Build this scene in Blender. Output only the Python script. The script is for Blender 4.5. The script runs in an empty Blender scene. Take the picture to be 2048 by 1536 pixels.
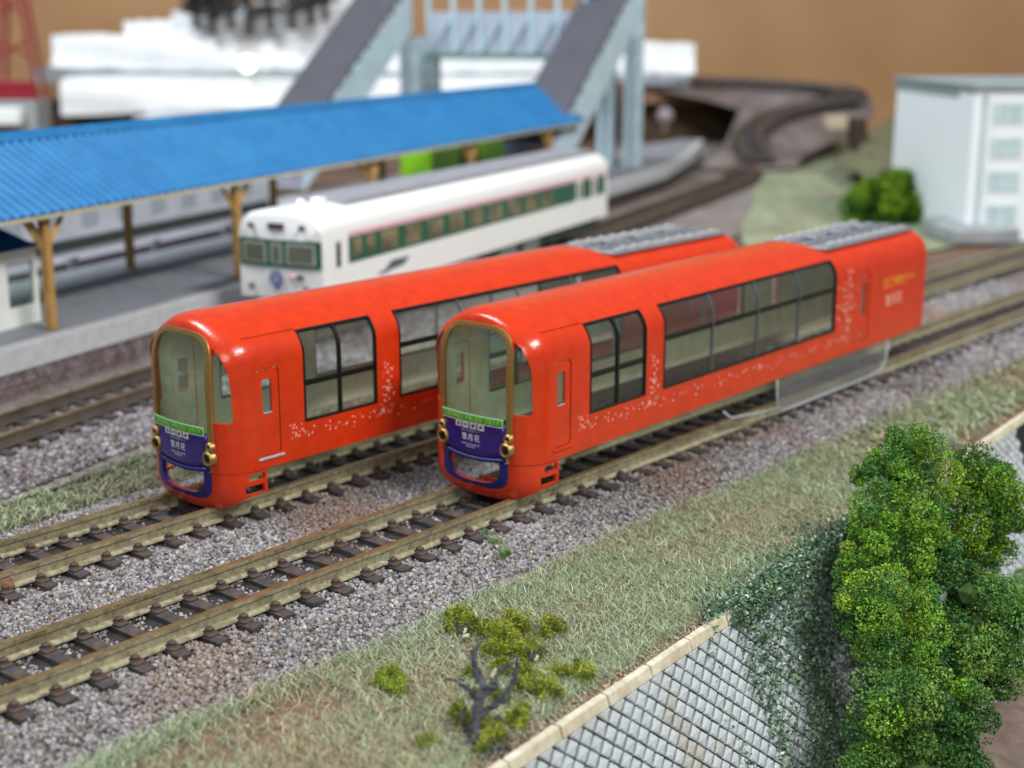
import bpy, bmesh, math, random
import numpy as np
from mathutils import Vector, Matrix
R = math.radians
rng = np.random.default_rng(7)
random.seed(7)
sc = bpy.context.scene
col = sc.collection

# ------------------------------------------------------------------ camera (1 unit = 1 mm of the model railway)
cam_d = bpy.data.cameras.new('camera'); cam = bpy.data.objects.new('camera', cam_d); col.objects.link(cam)
CP = Vector((-122.65, -124.0, 61.67)); YAW, PITCH = 0.7167, 0.2473
fw = Vector((math.cos(YAW)*math.cos(PITCH), math.sin(YAW)*math.cos(PITCH), -math.sin(PITCH)))
rt = Vector((math.sin(YAW), -math.cos(YAW), 0)); up = rt.cross(fw)
cam.matrix_world = Matrix(((rt.x, up.x, -fw.x, CP.x), (rt.y, up.y, -fw.y, CP.y), (rt.z, up.z, -fw.z, CP.z), (0, 0, 0, 1)))
cam_d.sensor_width = 36; cam_d.lens = 36*2861.5/2048
cam_d.clip_start = 1; cam_d.clip_end = 6000
cam_d.dof.use_dof = True; cam_d.dof.focus_distance = 166
cam_d.dof.aperture_fstop = cam_d.lens/1000/1.7
sc.camera = cam
# ------------------------------------------------------------------ light: a lit room, ceiling lamps above and in front of the layout, an added fill lamp at left
w = bpy.data.worlds.new('World'); sc.world = w; w.use_nodes = True
bg = w.node_tree.nodes['Background']; bg.inputs[0].default_value = (0.80, 0.86, 1.0, 1); bg.inputs[1].default_value = 0.20
def area(name, loc, tgt, size, power, colr):
    l = bpy.data.lights.new(name, 'AREA'); l.shape = 'RECTANGLE'; l.size, l.size_y = size; l.energy = power; l.color = colr
    o = bpy.data.objects.new(name, l); col.objects.link(o); o.location = loc
    o.rotation_euler = (Vector(tgt)-Vector(loc)).to_track_quat('-Z', 'Y').to_euler(); return o
area('ceiling_lamp', (110, -620, 690), (20, 0, 0), (420, 120), 8.4e6, (1.0, 0.97, 0.93))
area('ceiling_lamp_far', (-160, 330, 760), (330, 230, 0), (500, 160), 7.6e6, (0.90, 0.96, 1.0))
area('fill_lamp_left', (-520, -420, 420), (20, 10, 5), (300, 200), 1.5e6, (1.0, 0.98, 0.94))  # unseen soft lamp added to brighten the front faces and shell interiors
sc.view_settings.view_transform = 'Standard'; sc.view_settings.look = 'None'
sc.view_settings.exposure = 0.0; sc.view_settings.gamma = 1.0
sc.cycles.max_bounces = 8; sc.cycles.transparent_max_bounces = 16

# ------------------------------------------------------------------ helpers
def lin(h):
    h = h.lstrip('#'); h = ''.join(q*2 for q in h) if len(h) == 3 else h; c = [int(h[i:i+2], 16)/255 for i in (0, 2, 4)]
    return tuple(x/12.92 if x <= .04045 else ((x+.055)/1.055)**2.4 for x in c)
MATS = {}
def mat(name, c, rough=.6, metal=0., var=.12, vscale=1.0, c2=None, c2scale=.1, c2amt=.5, bump=0., bscale=3., coat=0., attr=False, spec=.5, emit=0):
    if name in MATS: return MATS[name]
    if isinstance(c, str): c = lin(c)
    m = bpy.data.materials.new(name); m.use_nodes = True; nt = m.node_tree; N = nt.nodes; L = nt.links
    b = N['Principled BSDF']; b.inputs['Roughness'].default_value = rough; b.inputs['Metallic'].default_value = metal
    b.inputs['Coat Weight'].default_value = coat; b.inputs['Coat Roughness'].default_value = .12
    b.inputs['Specular IOR Level'].default_value = spec
    tc = N.new('ShaderNodeTexCoord')
    if attr:
        a = N.new('ShaderNodeAttribute'); a.attribute_name = 'tint'; src = a.outputs['Color']
    else:
        r = N.new('ShaderNodeRGB'); r.outputs[0].default_value = (*c, 1); src = r.outputs[0]
    if c2 is not None:
        if isinstance(c2, str): c2 = lin(c2)
        n = N.new('ShaderNodeTexNoise'); n.inputs['Scale'].default_value = c2scale; n.inputs['Detail'].default_value = 5
        L.new(tc.outputs['Object'], n.inputs['Vector'])
        rp = N.new('ShaderNodeValToRGB'); rp.color_ramp.elements[0].position = .5-.12; rp.color_ramp.elements[1].position = .5+.18
        L.new(n.outputs[0], rp.inputs[0])
        mu = N.new('ShaderNodeMath'); mu.operation = 'MULTIPLY'; mu.inputs[1].default_value = c2amt; L.new(rp.outputs[0], mu.inputs[0])
        mx = N.new('ShaderNodeMix'); mx.data_type = 'RGBA'; L.new(mu.outputs[0], mx.inputs[0]); L.new(src, mx.inputs[6]); mx.inputs[7].default_value = (*c2, 1)
        src = mx.outputs[2]
    if var > 0:
        n = N.new('ShaderNodeTexNoise'); n.inputs['Scale'].default_value = vscale; n.inputs['Detail'].default_value = 6
        L.new(tc.outputs['Object'], n.inputs['Vector'])
        mr = N.new('ShaderNodeMapRange'); mr.inputs['To Min'].default_value = 1-var*1.6; mr.inputs['To Max'].default_value = 1+var*1.6
        mr.inputs['From Min'].default_value = .25; mr.inputs['From Max'].default_value = .75
        L.new(n.outputs[0], mr.inputs[0])
        mx = N.new('ShaderNodeMix'); mx.data_type = 'RGBA'; mx.blend_type = 'MULTIPLY'; mx.inputs[0].default_value = 1
        L.new(src, mx.inputs[6]); L.new(mr.outputs[0], mx.inputs[7]); src = mx.outputs[2]
    L.new(src, b.inputs['Base Color'])
    if bump > 0:
        n = N.new('ShaderNodeTexNoise'); n.inputs['Scale'].default_value = bscale; n.inputs['Detail'].default_value = 4
        L.new(tc.outputs['Object'], n.inputs['Vector'])
        bp = N.new('ShaderNodeBump'); bp.inputs['Strength'].default_value = bump; bp.inputs['Distance'].default_value = .2
        L.new(n.outputs[0], bp.inputs['Height']); L.new(bp.outputs[0], b.inputs['Normal'])
    MATS[name] = m; return m
def glass_mat(name, tint, refl=.06, dirt=.04, dcol=(.7, .8, .75)):
    m = bpy.data.materials.new(name); m.use_nodes = True; nt = m.node_tree; N = nt.nodes; L = nt.links
    N.remove(N['Principled BSDF']); out = N['Material Output']
    t = N.new('ShaderNodeBsdfTransparent'); t.inputs[0].default_value = (*tint, 1)
    g = N.new('ShaderNodeBsdfGlossy'); g.inputs['Roughness'].default_value = .06
    d = N.new('ShaderNodeBsdfDiffuse'); d.inputs[0].default_value = (*dcol, 1)
    lw = N.new('ShaderNodeLayerWeight'); lw.inputs[0].default_value = .5
    pw = N.new('ShaderNodeMath'); pw.operation = 'POWER'; pw.inputs[1].default_value = 4.5; L.new(lw.outputs['Facing'], pw.inputs[0])
    fr = N.new('ShaderNodeMath'); fr.operation = 'MULTIPLY_ADD'; fr.inputs[1].default_value = .9; fr.inputs[2].default_value = .05; L.new(pw.outputs[0], fr.inputs[0])
    m1 = N.new('ShaderNodeMixShader'); L.new(fr.outputs[0], m1.inputs[0]); L.new(t.outputs[0], m1.inputs[1]); L.new(g.outputs[0], m1.inputs[2])
    m2 = N.new('ShaderNodeMixShader'); m2.inputs[0].default_value = dirt; L.new(m1.outputs[0], m2.inputs[1]); L.new(d.outputs[0], m2.inputs[2])
    L.new(m2.outputs[0], out.inputs[0]); return m

def tag(o, label=None, cat=None, group=None, kind=None):
    if label: o['label'] = label
    if cat: o['category'] = cat
    if group: o['group'] = group
    if kind: o['kind'] = kind
    return o
def empty(name, loc=(0, 0, 0), rz=0., label=None, cat=None, group=None):
    o = bpy.data.objects.new(name, None); col.objects.link(o); o.location = loc; o.rotation_euler = (0, 0, rz)
    o.empty_display_size = 2
    return tag(o, label, cat, group)
def link(name, me, parent=None, loc=None, rz=None):
    o = bpy.data.objects.new(name, me); col.objects.link(o)
    if parent is not None: o.parent = parent
    if loc is not None: o.location = loc
    if rz is not None: o.rotation_euler = (0, 0, rz)
    return o
def mesh(name, V, F, m, smooth=False, fm=None, tint=None):
    """V (n,3), F list or (k,n) array; m a material or list"""
    me = bpy.data.meshes.new(name)
    if isinstance(F, np.ndarray):
        V = np.asarray(V, np.float32); k = F.shape[1]; nf = len(F)
        me.vertices.add(len(V)); me.vertices.foreach_set('co', V.ravel())
        me.loops.add(nf*k); me.loops.foreach_set('vertex_index', F.astype(np.int32).ravel())
        me.polygons.add(nf); me.polygons.foreach_set('loop_start', np.arange(0, nf*k, k, dtype=np.int32))
        me.update(calc_edges=True); me.validate()
    else:
        me.from_pydata([tuple(v) for v in V], [], [tuple(f) for f in F]); me.update()
    for x in (m if isinstance(m, (list, tuple)) else [m]): me.materials.append(x)
    if fm is not None: me.polygons.foreach_set('material_index', np.asarray(fm, np.int32))
    if smooth: me.polygons.foreach_set('use_smooth', np.ones(len(me.polygons), bool))
    if tint is not None:
        a = me.attributes.new('tint', 'FLOAT_COLOR', 'POINT')
        t = np.ones((len(me.vertices), 4), np.float32); t[:, :3] = tint; a.data.foreach_set('color', t.ravel())
    return me
class MB:
    def __init__(s): s.V = []; s.F = []; s.M = []; s.mi = 0
    def add(s, V, F):
        b = len(s.V); s.V += [tuple(v) for v in V]; s.F += [tuple(i+b for i in f) for f in F]; s.M += [s.mi]*len(F); return s
    def box(s, x0, x1, y0, y1, z0, z1, rz=0, o=(0, 0, 0)):
        c, n = math.cos(rz), math.sin(rz)
        V = [(x, y, z) for z in (z0, z1) for y in (y0, y1) for x in (x0, x1)]
        V = [(o[0]+x*c-y*n, o[1]+x*n+y*c, o[2]+z) for x, y, z in V]
        return s.add(V, [(0, 2, 3, 1), (4, 5, 7, 6), (0, 1, 5, 4), (2, 6, 7, 3), (0, 4, 6, 2), (1, 3, 7, 5)])
    def tube(s, P, r, n=8, caps=True):
        P = [Vector(p) for p in P]; rs = r if isinstance(r, (list, tuple)) else [r]*len(P)
        V = []; F = []; pt = None
        for i, p in enumerate(P):
            d = (P[min(i+1, len(P)-1)]-P[max(i-1, 0)]).normalized()
            if pt is None:
                a = Vector((0, 0, 1)) if abs(d.z) < .9 else Vector((1, 0, 0)); u = d.cross(a).normalized()
            else: u = (pt-d*pt.dot(d)).normalized()
            pt = u; v = d.cross(u)
            for k in range(n):
                t = 2*math.pi*k/n; V.append(p+(u*math.cos(t)+v*math.sin(t))*rs[i])
        for i in range(len(P)-1):
            for k in range(n): F.append((i*n+k, i*n+(k+1) % n, (i+1)*n+(k+1) % n, (i+1)*n+k))
        if caps: F.append(tuple(range(n))[::-1]); F.append(tuple(range((len(P)-1)*n, len(P)*n)))
        return s.add(V, F)
    def prism(s, poly, axis, a, b):
        """poly 2D, extruded along axis from a to b. axis 'x': poly=(y,z); 'y': (x,z); 'z': (x,y)"""
        def P(u, v, t): return (t, u, v) if axis == 'x' else (u, t, v) if axis == 'y' else (u, v, t)
        n = len(poly); V = [P(u, v, a) for u, v in poly]+[P(u, v, b) for u, v in poly]
        F = [tuple(range(n)), tuple(range(2*n-1, n-1, -1))]+[(i, i+n, (i+1) % n+n, (i+1) % n) for i in range(n)]
        return s.add(V, F)
    def grid(s, G):
        """G rows of points"""
        r, c = len(G), len(G[0]); V = [p for row in G for p in row]
        return s.add(V, [(i*c+j, i*c+j+1, (i+1)*c+j+1, (i+1)*c+j) for i in range(r-1) for j in range(c-1)])
    def mesh(s, name, m, smooth=False, fix=True, sharp=None):
        me = mesh(name, s.V, s.F, m, smooth, s.M)
        if fix:
            bm = bmesh.new(); bm.from_mesh(me); bmesh.ops.recalc_face_normals(bm, faces=bm.faces); bm.to_mesh(me); bm.free()
        if sharp is not None:
            me.polygons.foreach_set('use_smooth', np.ones(len(me.polygons), bool)); me.set_sharp_from_angle(angle=R(sharp))
        return me
    def obj(s, name, m, parent=None, bevel=0., solid=0., smooth=False, sharp=None, fix=True, loc=None, rz=None, seg=1):
        me = s.mesh(name, m, smooth, fix, sharp)
        o = link(name, me, parent, loc, rz)
        if solid:
            md = o.modifiers.new('solid', 'SOLIDIFY'); md.thickness = solid; md.offset = -1
        if bevel:
            md = o.modifiers.new('bevel', 'BEVEL'); md.width = bevel; md.segments = seg; md.limit_method = 'ANGLE'; md.angle_limit = R(40)
        return o
def bake(o):
    dg = bpy.context.evaluated_depsgraph_get(); me = bpy.data.meshes.new_from_object(o.evaluated_get(dg)); me.name = o.name
    old = o.data; o.modifiers.clear(); o.data = me
    return o
def copy_tree(o, parent=None):
    c = o.copy(); col.objects.link(c); c.parent = parent
    for ch in list(o.children): copy_tree(ch, c)
    return c
def text_mesh(body, size, spacing=1.0):
    cu = bpy.data.curves.new('t', 'FONT'); cu.body = body; cu.size = size; cu.align_x = 'CENTER'; cu.align_y = 'CENTER'; cu.space_character = spacing
    cu.resolution_u = 3
    o = bpy.data.objects.new('t', cu); col.objects.link(o); dg = bpy.context.evaluated_depsgraph_get()
    me = bpy.data.meshes.new_from_object(o.evaluated_get(dg)); V = [tuple(v.co) for v in me.vertices]; F = [tuple(p.vertices) for p in me.polygons]
    bpy.data.objects.remove(o); bpy.data.meshes.remove(me); return V, F

# ------------------------------------------------------------------ materials
M_RED = mat('red_paint', (0.57, 0.036, 0.006), rough=.24, var=.08, vscale=.5, bump=.16, bscale=2.2, coat=.15, spec=.45)
M_INNER = mat('shell_inside', '#ecefd2', rough=.5, var=.12, vscale=.4)
M_BLACK = mat('black_rubber', '#0c1512', rough=.35, var=.1)
M_GOLD = mat('gold_paint', (0.42, 0.27, 0.085), rough=.38, metal=.75, var=.15, vscale=3, bump=.25, bscale=8)
M_PURPLE = mat('purple_print', '#2b0d74', rough=.3, var=.04, coat=.3)
M_NAVY = mat('navy_paint', '#1d1f6a', rough=.4, var=.1)
M_GREENB = mat('green_print', '#3c9a2a', rough=.4, var=.05)
M_WHITE = mat('white_print', '#f0f0ee', rough=.5, var=.02)
M_YGREEN = mat('lime_print', '#c4e070', rough=.5, var=.02)
M_PINK = mat('petal_print', '#e8b5a8', rough=.5, var=.1)
M_GREYP = mat('grey_petal_print', '#b0706a', rough=.5, var=.1)
M_YEL = mat('yellow_print', '#f6bf3a', rough=.5, var=.05)
M_HOLE = mat('dark_hole', '#150d08', rough=.6, var=.05)
M_SILVER = mat('silver_paint', '#878c93', rough=.42, metal=.25, var=.1, vscale=1.5)
M_SILVER2 = mat('bright_silver_paint', '#b9bcbf', rough=.3, metal=.2, var=.2, vscale=2)
M_GLASS = glass_mat('tinted_glass', (.94, .98, .95), dirt=.035)
M_FGLASS = glass_mat('front_glass', (.82, .94, .86), dirt=.06, dcol=(.5, .75, .6))
M_ACRYL = glass_mat('clear_plastic', (.93, .94, .93), dirt=.05, dcol=(.8, .85, .9))
M_EDGE = mat('plastic_edge', '#aab4bb', rough=.25, var=.1)

# ------------------------------------------------------------------ the red railcar shells
W2, ZC = 9.35, 13.0
_pp = [(-9.35, 19.0), (-9.3, 19.6), (-9.12, 20.3), (-8.75, 21.05), (-8.25, 21.75), (-7.68, 22.3), (-6.8, 22.9), (-5.6, 23.65), (-4.2, 24.35), (-2.8, 24.8), (-1.4, 25.05), (0, 25.12)]
PROF = [(-9.35, z) for z in (5.0, 8, 11, 13, 15, 17)]+_pp
PROF = PROF+[(-y, z) for y, z in PROF[-2::-1]]
ARCH = [(abs(y), z) for y, z in PROF if y >= 0]      # from top centre down to side
def arch_z(y):
    y = abs(y)
    if y >= W2: return 19.0
    for (a, za), (b, zb) in zip(ARCH, ARCH[1:]):
        if a <= y <= b and b > a: return za+(zb-za)*(y-a)/(b-a)
    return 19.0
def smooth01(t): t = max(0, min(1, t)); return t*t*(3-2*t)
def Xk(k, y, z):
    ph = math.atan2(max(z-ZC, 0), abs(y)+1e-6)/(math.pi/2); a = smooth01(ph)
    k0 = .66+(.905-.66)*a; t = max(0, min(1, (k-k0)/(1-k0)))
    return 12.8+1.6*k*k+3.4*(1-math.sqrt(max(0, 1-t*t)))
def xfront(y, z):
    if z <= ZC: return Xk(min(1, abs(y)/W2), y, z)
    lo, hi = .02, 1.0
    for _ in range(24):
        k = (lo+hi)/2; yy = abs(y)/k; zz = ZC+(z-ZC)/k
        if yy > W2 or zz > arch_z(yy): lo = k
        else: hi = k
    return Xk(hi, y, z)
def side_surf(x, z, off=0, sgn=-1):
    """point on the shell side at height z (follows the shoulder), pushed out by off"""
    if z <= 19: return (x, sgn*(W2+off), z)
    for (a, za), (b, zb) in zip(_pp, _pp[1:]):
        if za <= z <= zb:
            t = (z-za)/(zb-za); y = a+(b-a)*t; n = Vector((-(zb-za), (b-a))).normalized()
            y += n[0]*off; z2 = z+n[1]*off
            return (x, y if sgn < 0 else -y, z2)
    return (x, sgn*7.68, z)
def shell_mesh():
    ks = [.25, .34, .42, .5, .57, .62, .66, .7, .75, .8, .84, .87, .9, .925, .95, .97, .985, .994, 1.0]
    rows = []
    for k in ks:
        row = []
        for y, z in PROF:
            if z <= ZC: py, pz = y*k, z
            else: py, pz = y*k, ZC+(z-ZC)*k
            row.append((Xk(k, py, pz), py, pz))
        rows.append(row)
    def st(x, zt):
        row = []
        for y, z in PROF: row.append((x, y, min(z, zt)))
        return row
    for x, zt in ((20, 99), (26, 99), (44, 99), (60, 99), (78, 99), (90, 99), (93.5, 25.0), (95.2, 24.6), (96.2, 24.1), (97, 23.45), (98, 23.4), (115, 23.4), (132.2, 23.4)): rows.append(st(x, zt))
    m = MB(); m.grid(rows)
    # rear end wall as fan
    n = len(PROF); base = (len(rows)-1)*n
    b = len(m.V); m.V.append((132.2, 0, 5.0)); m.F += [(base+i, base+i+1, b) for i in range(n-1)]; m.M += [0]*(n-1)
    return m
def rrect(x0, x1, z0, z1, r=.3, top=None):
    P = []
    for cx, cz, a0 in ((x1-r, z1-r, 0), (x0+r, z1-r, 90), (x0+r, z0+r, 180), (x1-r, z0+r, 270)):
        for i in range(4):
            a = R(a0+i*30); P.append((cx+r*math.cos(a), cz+r*math.sin(a)))
    return P
WIN = [(26.3, 39.6, 15.1, [32.8]), (44.0, 96.4, 17.3, [57.2, 70.4, 83.6])]
ZW0, ZW1 = 9.85, 22.2
def arch_poly(hw, z0, ztop, sh, n=14):
    """windscreen outline: straight sides, rounded top"""
    P = [(-hw, z0), (hw, z0)]
    for i in range(n+1):
        t = math.pi*i/n; c = math.cos(t); s_ = math.sin(t)
        P.append((hw*math.copysign(abs(c)**.5, c), sh+(ztop-sh)*s_**.68))
    return P
QW = [(-6.1, 11.8), (-8.15, 11.7), (-8.35, 11.9), (-8.45, 12.3), (-8.4, 18.0), (-8.15, 19.0), (-7.75, 19.9), (-7.2, 20.7), (-6.1, 21.5)]
def cut_shell(o, cutters):
    bm = bmesh.new(); bm.from_mesh(o.data); bmesh.ops.recalc_face_normals(bm, faces=bm.faces)
    if bm.calc_volume(signed=True) < 0: bmesh.ops.reverse_faces(bm, faces=bm.faces)
    bm.to_mesh(o.data); bm.free()
    c = cutters.obj('cutter', M_RED)
    md = o.modifiers.new('b', 'BOOLEAN'); md.operation = 'DIFFERENCE'; md.object = c; md.solver = 'EXACT'
    bake(o); bpy.data.objects.remove(c)
    o.data.polygons.foreach_set('use_smooth', np.ones(len(o.data.polygons), bool)); o.data.set_sharp_from_angle(angle=R(32))
    return o
def make_railcar():
    root = empty('red_railcar', cat='train model')
    body = shell_mesh().obj('body', [M_RED, M_INNER], root, smooth=True)
    bm = bmesh.new(); bm.from_mesh(body.data); bmesh.ops.remove_doubles(bm, verts=bm.verts, dist=1e-4); bmesh.ops.recalc_face_normals(bm, faces=bm.faces)
    f = max(bm.faces, key=lambda f: f.calc_center_median().z)
    if f.normal.z < 0: bmesh.ops.reverse_faces(bm, faces=bm.faces)
    bm.to_mesh(body.data); bm.free()
    md = body.modifiers.new('s', 'SOLIDIFY'); md.thickness = .55; md.offset = -1; md.material_offset = 1; md.material_offset_rim = 0
    bake(body)
    c = MB()
    for x0, x1, zb, _ in WIN:
        for a, b in ((-12, -6.0), (6.0, 12)): c.prism(rrect(x0, x1, ZW0, ZW1, .25), 'y', a, b)
    for a, b in ((-12, -7), (7, 12)):
        c.prism(rrect(18.3, 22.2, 6.6, 18.4, .7), 'y', a, b)
        c.prism(rrect(105.2, 109.2, 6.6, 18.4, .5), 'y', a, b)
    c.prism(arch_poly(5.75, 4.2, 22.95, 17.9), 'x', 8, 17.2)
    for s in (1, -1): c.prism([(s*y, z) for y, z in QW][::s], 'x', 8, 17.0)
    cut_shell(body, c)
    # doors: recessed leaves with a slim window
    for sgn in (-1, 1):
        for x0, x1, wx0, wx1, wz0, wz1 in ((18.45, 22.05, 19.35, 20.95, 12.3, 16.9), (105.35, 109.05, 106.4, 108.1, 11.0, 16.9)):
            d = MB(); yo = sgn*(W2-.12); yi = sgn*(W2-.5)
            out = rrect(x0, x1, 6.75, 18.25, .6); inn = rrect(wx0, wx1, wz0, wz1, .3); n = len(out)
            V = [(x, y, z) for y in (yo, yi) for x, z in out]+[(x, y, z) for y in (yo, yi) for x, z in inn]
            F = []
            for i in range(n):
                j = (i+1) % n
                F += [(i, j, 2*n+j, 2*n+i), (n+i, 3*n+i, 3*n+j, n+j), (i, n+i, n+j, j), (2*n+i, 2*n+j, 3*n+j, 3*n+i)]
            d.add(V, F); d.M = [1 if i % 4 in (1, 2) else 0 for i in range(len(F))]; dr = d.obj('door', [M_RED, M_INNER], root)
            g = MB(); g.prism(inn, 'y', sgn*(W2-.42), sgn*(W2-.36)); g.obj('pane', M_GLASS, dr)
            if x0 < 50:
                sl = MB(); sl.box(wx0+.1, wx1-.1, sgn*(W2-.1)-.05, sgn*(W2-.1)+.05, wz0+.02, wz0+.22); sl.obj('sill', M_SILVER2, dr)
    # side windows: glass, black frame, bars
    for sgn in (-1, 1):
        for x0, x1, zb, mul in WIN:
            zs = list(np.linspace(ZW0, 19, 5))+[19.6, 20.3, 21.0, 21.6, ZW1]
            fr = MB()
            def strip(P, wd, out=.07, inn=-.45):
                # P list of (x,z) path; ribbon with width wd, box section on the surface
                pass
            # frame: four edges as box strips
            def vbar(xa, xb, off0=-.45, off1=.08, z0=ZW0, z1=ZW1, mb=fr):
                zz = [z for z in [z0]+zs+[z1] if z0 <= z <= z1]; zz = sorted(set(round(z, 3) for z in zz))
                G = []
                for z in zz:
                    G.append([side_surf(xa, z, off0, sgn), side_surf(xa, z, off1, sgn), side_surf(xb, z, off1, sgn), side_surf(xb, z, off0, sgn), side_surf(xa, z, off0, sgn)])
                mb.grid(G)
                mb.add(G[0][:4], [(0, 1, 2, 3)]); mb.add(G[-1][:4], [(0, 3, 2, 1)])
            def hbar(xa, xb, z0, z1, off0=-.45, off1=.08, mb=fr):
                P = [side_surf(x, z, o_, sgn) for x in (xa, xb) for z, o_ in ((z0, off0), (z0, off1), (z1, off1), (z1, off0))]
                mb.add(P, [(0, 1, 5, 4), (1, 2, 6, 5), (2, 3, 7, 6), (3, 0, 4, 7), (0, 3, 2, 1), (4, 5, 6, 7)])
            e = .3
            vbar(x0, x0+e); vbar(x1-e, x1); hbar(x0+e, x1-e, ZW0, ZW0+e); hbar(x0+e, x1-e, ZW1-.22, ZW1)
            f_ = fr.obj('window_frame', M_BLACK, root)
            for (mx) in mul:
                b = MB(); wd = .24 if mx < 40 else .09
                vbar(mx-wd, mx+wd, -.4, .03, ZW0+e, ZW1-.22, b); b.obj('mullion', M_BLACK if mx < 40 else mat('dark_edge', '#5c686b', rough=.3), f_)
            b = MB(); hbar(x0+e, x1-e, zb-.36, zb+.36, -.5, -.12, b); b.obj('window_bar', M_BLACK, f_)
            # panes between the mullions
            xs = [x0+e]+mul+[x1-e]
            for xa, xb in zip(xs, xs[1:]):
                G = [[side_surf(x, z, -.3, sgn) for x in (xa, xb)] for z in zs]
                g = MB(); g.grid(G); g.obj('pane', M_GLASS, f_, smooth=True, fix=False)
    # roof drip rail in front of the first window
    for sgn in (-1, 1):
        d = MB(); d.tube([(x, sgn*7.6, 22.42) for x in (17.6, 22, 26.2)], .11, 6); d.obj('drip_rail', M_RED, root)
        d = MB(); d.box(18.3, 22.6, sgn*9.35-.22, sgn*9.35+.22, 6.15, 6.5); d.obj('door_step', M_RED, root, bevel=.08)
    # front glass
    def front_grid(y0, y1, zf0, zf1, ny, nz, off):
        G = []
        for i in range(ny+1):
            y = y0+(y1-y0)*i/ny; a, b = zf0(y), zf1(y)
            G.append([(xfront(y, a+(b-a)*j/nz)+off, y, a+(b-a)*j/nz) for j in range(nz+1)])
        return G
    def top_of(hw, ztop, sh):
        def f(y):
            c = min(1, abs(y)/hw)**2; return sh+(ztop-sh)*max(0, 1-c*c)**.34
        return f
    g = MB(); g.grid(front_grid(-5.7, 5.7, lambda y: 10.2, top_of(5.78, 22.9, 17.9), 22, 10, .3)); g.obj('windscreen', M_FGLASS, root, smooth=True, fix=False)
    for s in (-1, 1):
        def qt(y):
            y = -abs(y)
            P = [(-8.45, 18.0), (-8.15, 19.0), (-7.75, 19.9), (-7.2, 20.7), (-6.1, 21.5)]
            for (a, za), (b, zb) in zip(P, P[1:]):
                if a <= y <= b: return za+(zb-za)*(y-a)/(b-a)
            return 21.5
        g = MB(); g.grid(front_grid(s*6.12, s*8.45, lambda y: 11.75, qt, 6, 6, .3)); g.obj('quarter_window', M_FGLASS, root, smooth=True, fix=False)
    # gold trim arch
    P = []
    hw0, hw1 = 5.5, 6.32
    def trim_pt(t, f):
        # t in 0..1 around: left leg up, arch, right leg down. f 0 inner 1 outer
        hw = hw0+(hw1-hw0)*f; ztop = 22.7+(23.35-22.7)*f; sh = 17.7
        if t < .3: return (hw, 8.8+(sh-8.8)*t/.3)
        if t > .7: return (-hw, 8.8+(sh-8.8)*(1-t)/.3)
        a = math.pi*(t-.3)/.4; c = math.cos(a); return (hw*math.copysign(abs(c)**.5, c), sh+(ztop-sh)*math.sin(a)**.68)
    tr = MB(); G = []
    for i in range(61):
        t = i/60; a, b = trim_pt(t, 0), trim_pt(t, 1); mid = ((a[0]+b[0])/2, (a[1]+b[1])/2)
        def q(p, off): return (xfront(p[0], p[1])+off, p[0], p[1])
        G.append([q(a, .25), q(a, -.16), q(mid, -.22), q(b, -.16), q(b, .25), q(a, .25)])
    tr.grid(G); tr.add(G[0][:5], [(0, 1, 2, 3, 4)]); tr.add(G[-1][:5], [(4, 3, 2, 1, 0)])
    tr.obj('gold_trim', M_GOLD, root, sharp=40)
    # headlight clusters
    for s in (1, -1):
        h = MB()
        def lathe(cy, cz, prof, n=18, mb=h):
            G = []
            for i in range(n+1):
                a = 2*math.pi*i/n; G.append([(xfront(cy, cz)-.15-d, cy+r*math.cos(a), cz+r*math.sin(a)) for r, d in prof])
            mb.grid(G)
        cy = s*5.75
        lathe(cy-s*.15, 6.95, [(.62, -.4), (.62, .42), (.8, .52), (1.0, .4), (1.08, .1), (1.1, -.4)])
        lathe(cy+s*.1, 8.5, [(.3, -.4), (.3, .3), (.45, .42), (.66, .3), (.72, .1), (.72, -.4)])
        h.prism([(cy-s*.15-.75, 7.4), (cy-s*.15+.75, 7.4), (cy+s*.1+.58, 8.4), (cy+s*.1-.58, 8.4)], 'x', xfront(cy, 7.8)-.35, xfront(cy, 7.8)+.3)
        hh = h.obj('headlight', M_GOLD, root, sharp=50)
        d = MB(); lathe(cy-s*.15, 6.95, [(0.001, .12), (.63, .12)], mb=d); lathe(cy+s*.1, 8.5, [(0.001, .1), (.31, .1)], mb=d); d.obj('lens', M_HOLE, hh, fix=False)
    # purple badge plate and banner
    def plate(y0, y1, zf0, zf1, off, m, name, par=root, nz=4, thick=.3):
        g = MB(); g.grid(front_grid(y0, y1, zf0, zf1, 16, nz, off)); 
        o = g.obj(name, m, par, smooth=True)
        md = o.modifiers.new('s', 'SOLIDIFY'); md.thickness = thick; md.offset = 0; return o
    badge = plate(-5.35, 5.35, lambda y: 5.35-.45*(1-(y/5.35)**2), lambda y: 10.3, -.05, M_PURPLE, 'badge_plate')
    lip = MB(); G = []
    for i in range(13):
        y = -5.3+10.6*i/12; z = 5.35-.45*(1-(y/5.35)**2); x = xfront(y, z)
        G.append([(x-.22, y, z+.35), (x-.3, y, z+.1), (x-.1, y, z-.12), (x+.5, y, z-.12)])
    lip.grid(G); lip.obj('badge_lip', M_NAVY, root, solid=.1, smooth=True)
    def on_front(V, F, cy, cz, off, m, name, par, flat=0.):
        V2 = []
        for x, y, z in V:
            py, pz = cy-x, cz+y; V2.append((xfront(py, pz)+off, py, pz))
        return link(name, mesh(name, V2, F, m), par)
    V, F = text_mesh('雪月花', 1.02, 1.2); on_front(V, F, .2, 7.75, -.26, M_WHITE, 'lettering', badge)
    V, F = text_mesh('えちごトキめきリゾート', .30, 1.0); on_front(V, F, .2, 8.72, -.26, M_WHITE, 'lettering', badge)
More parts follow.
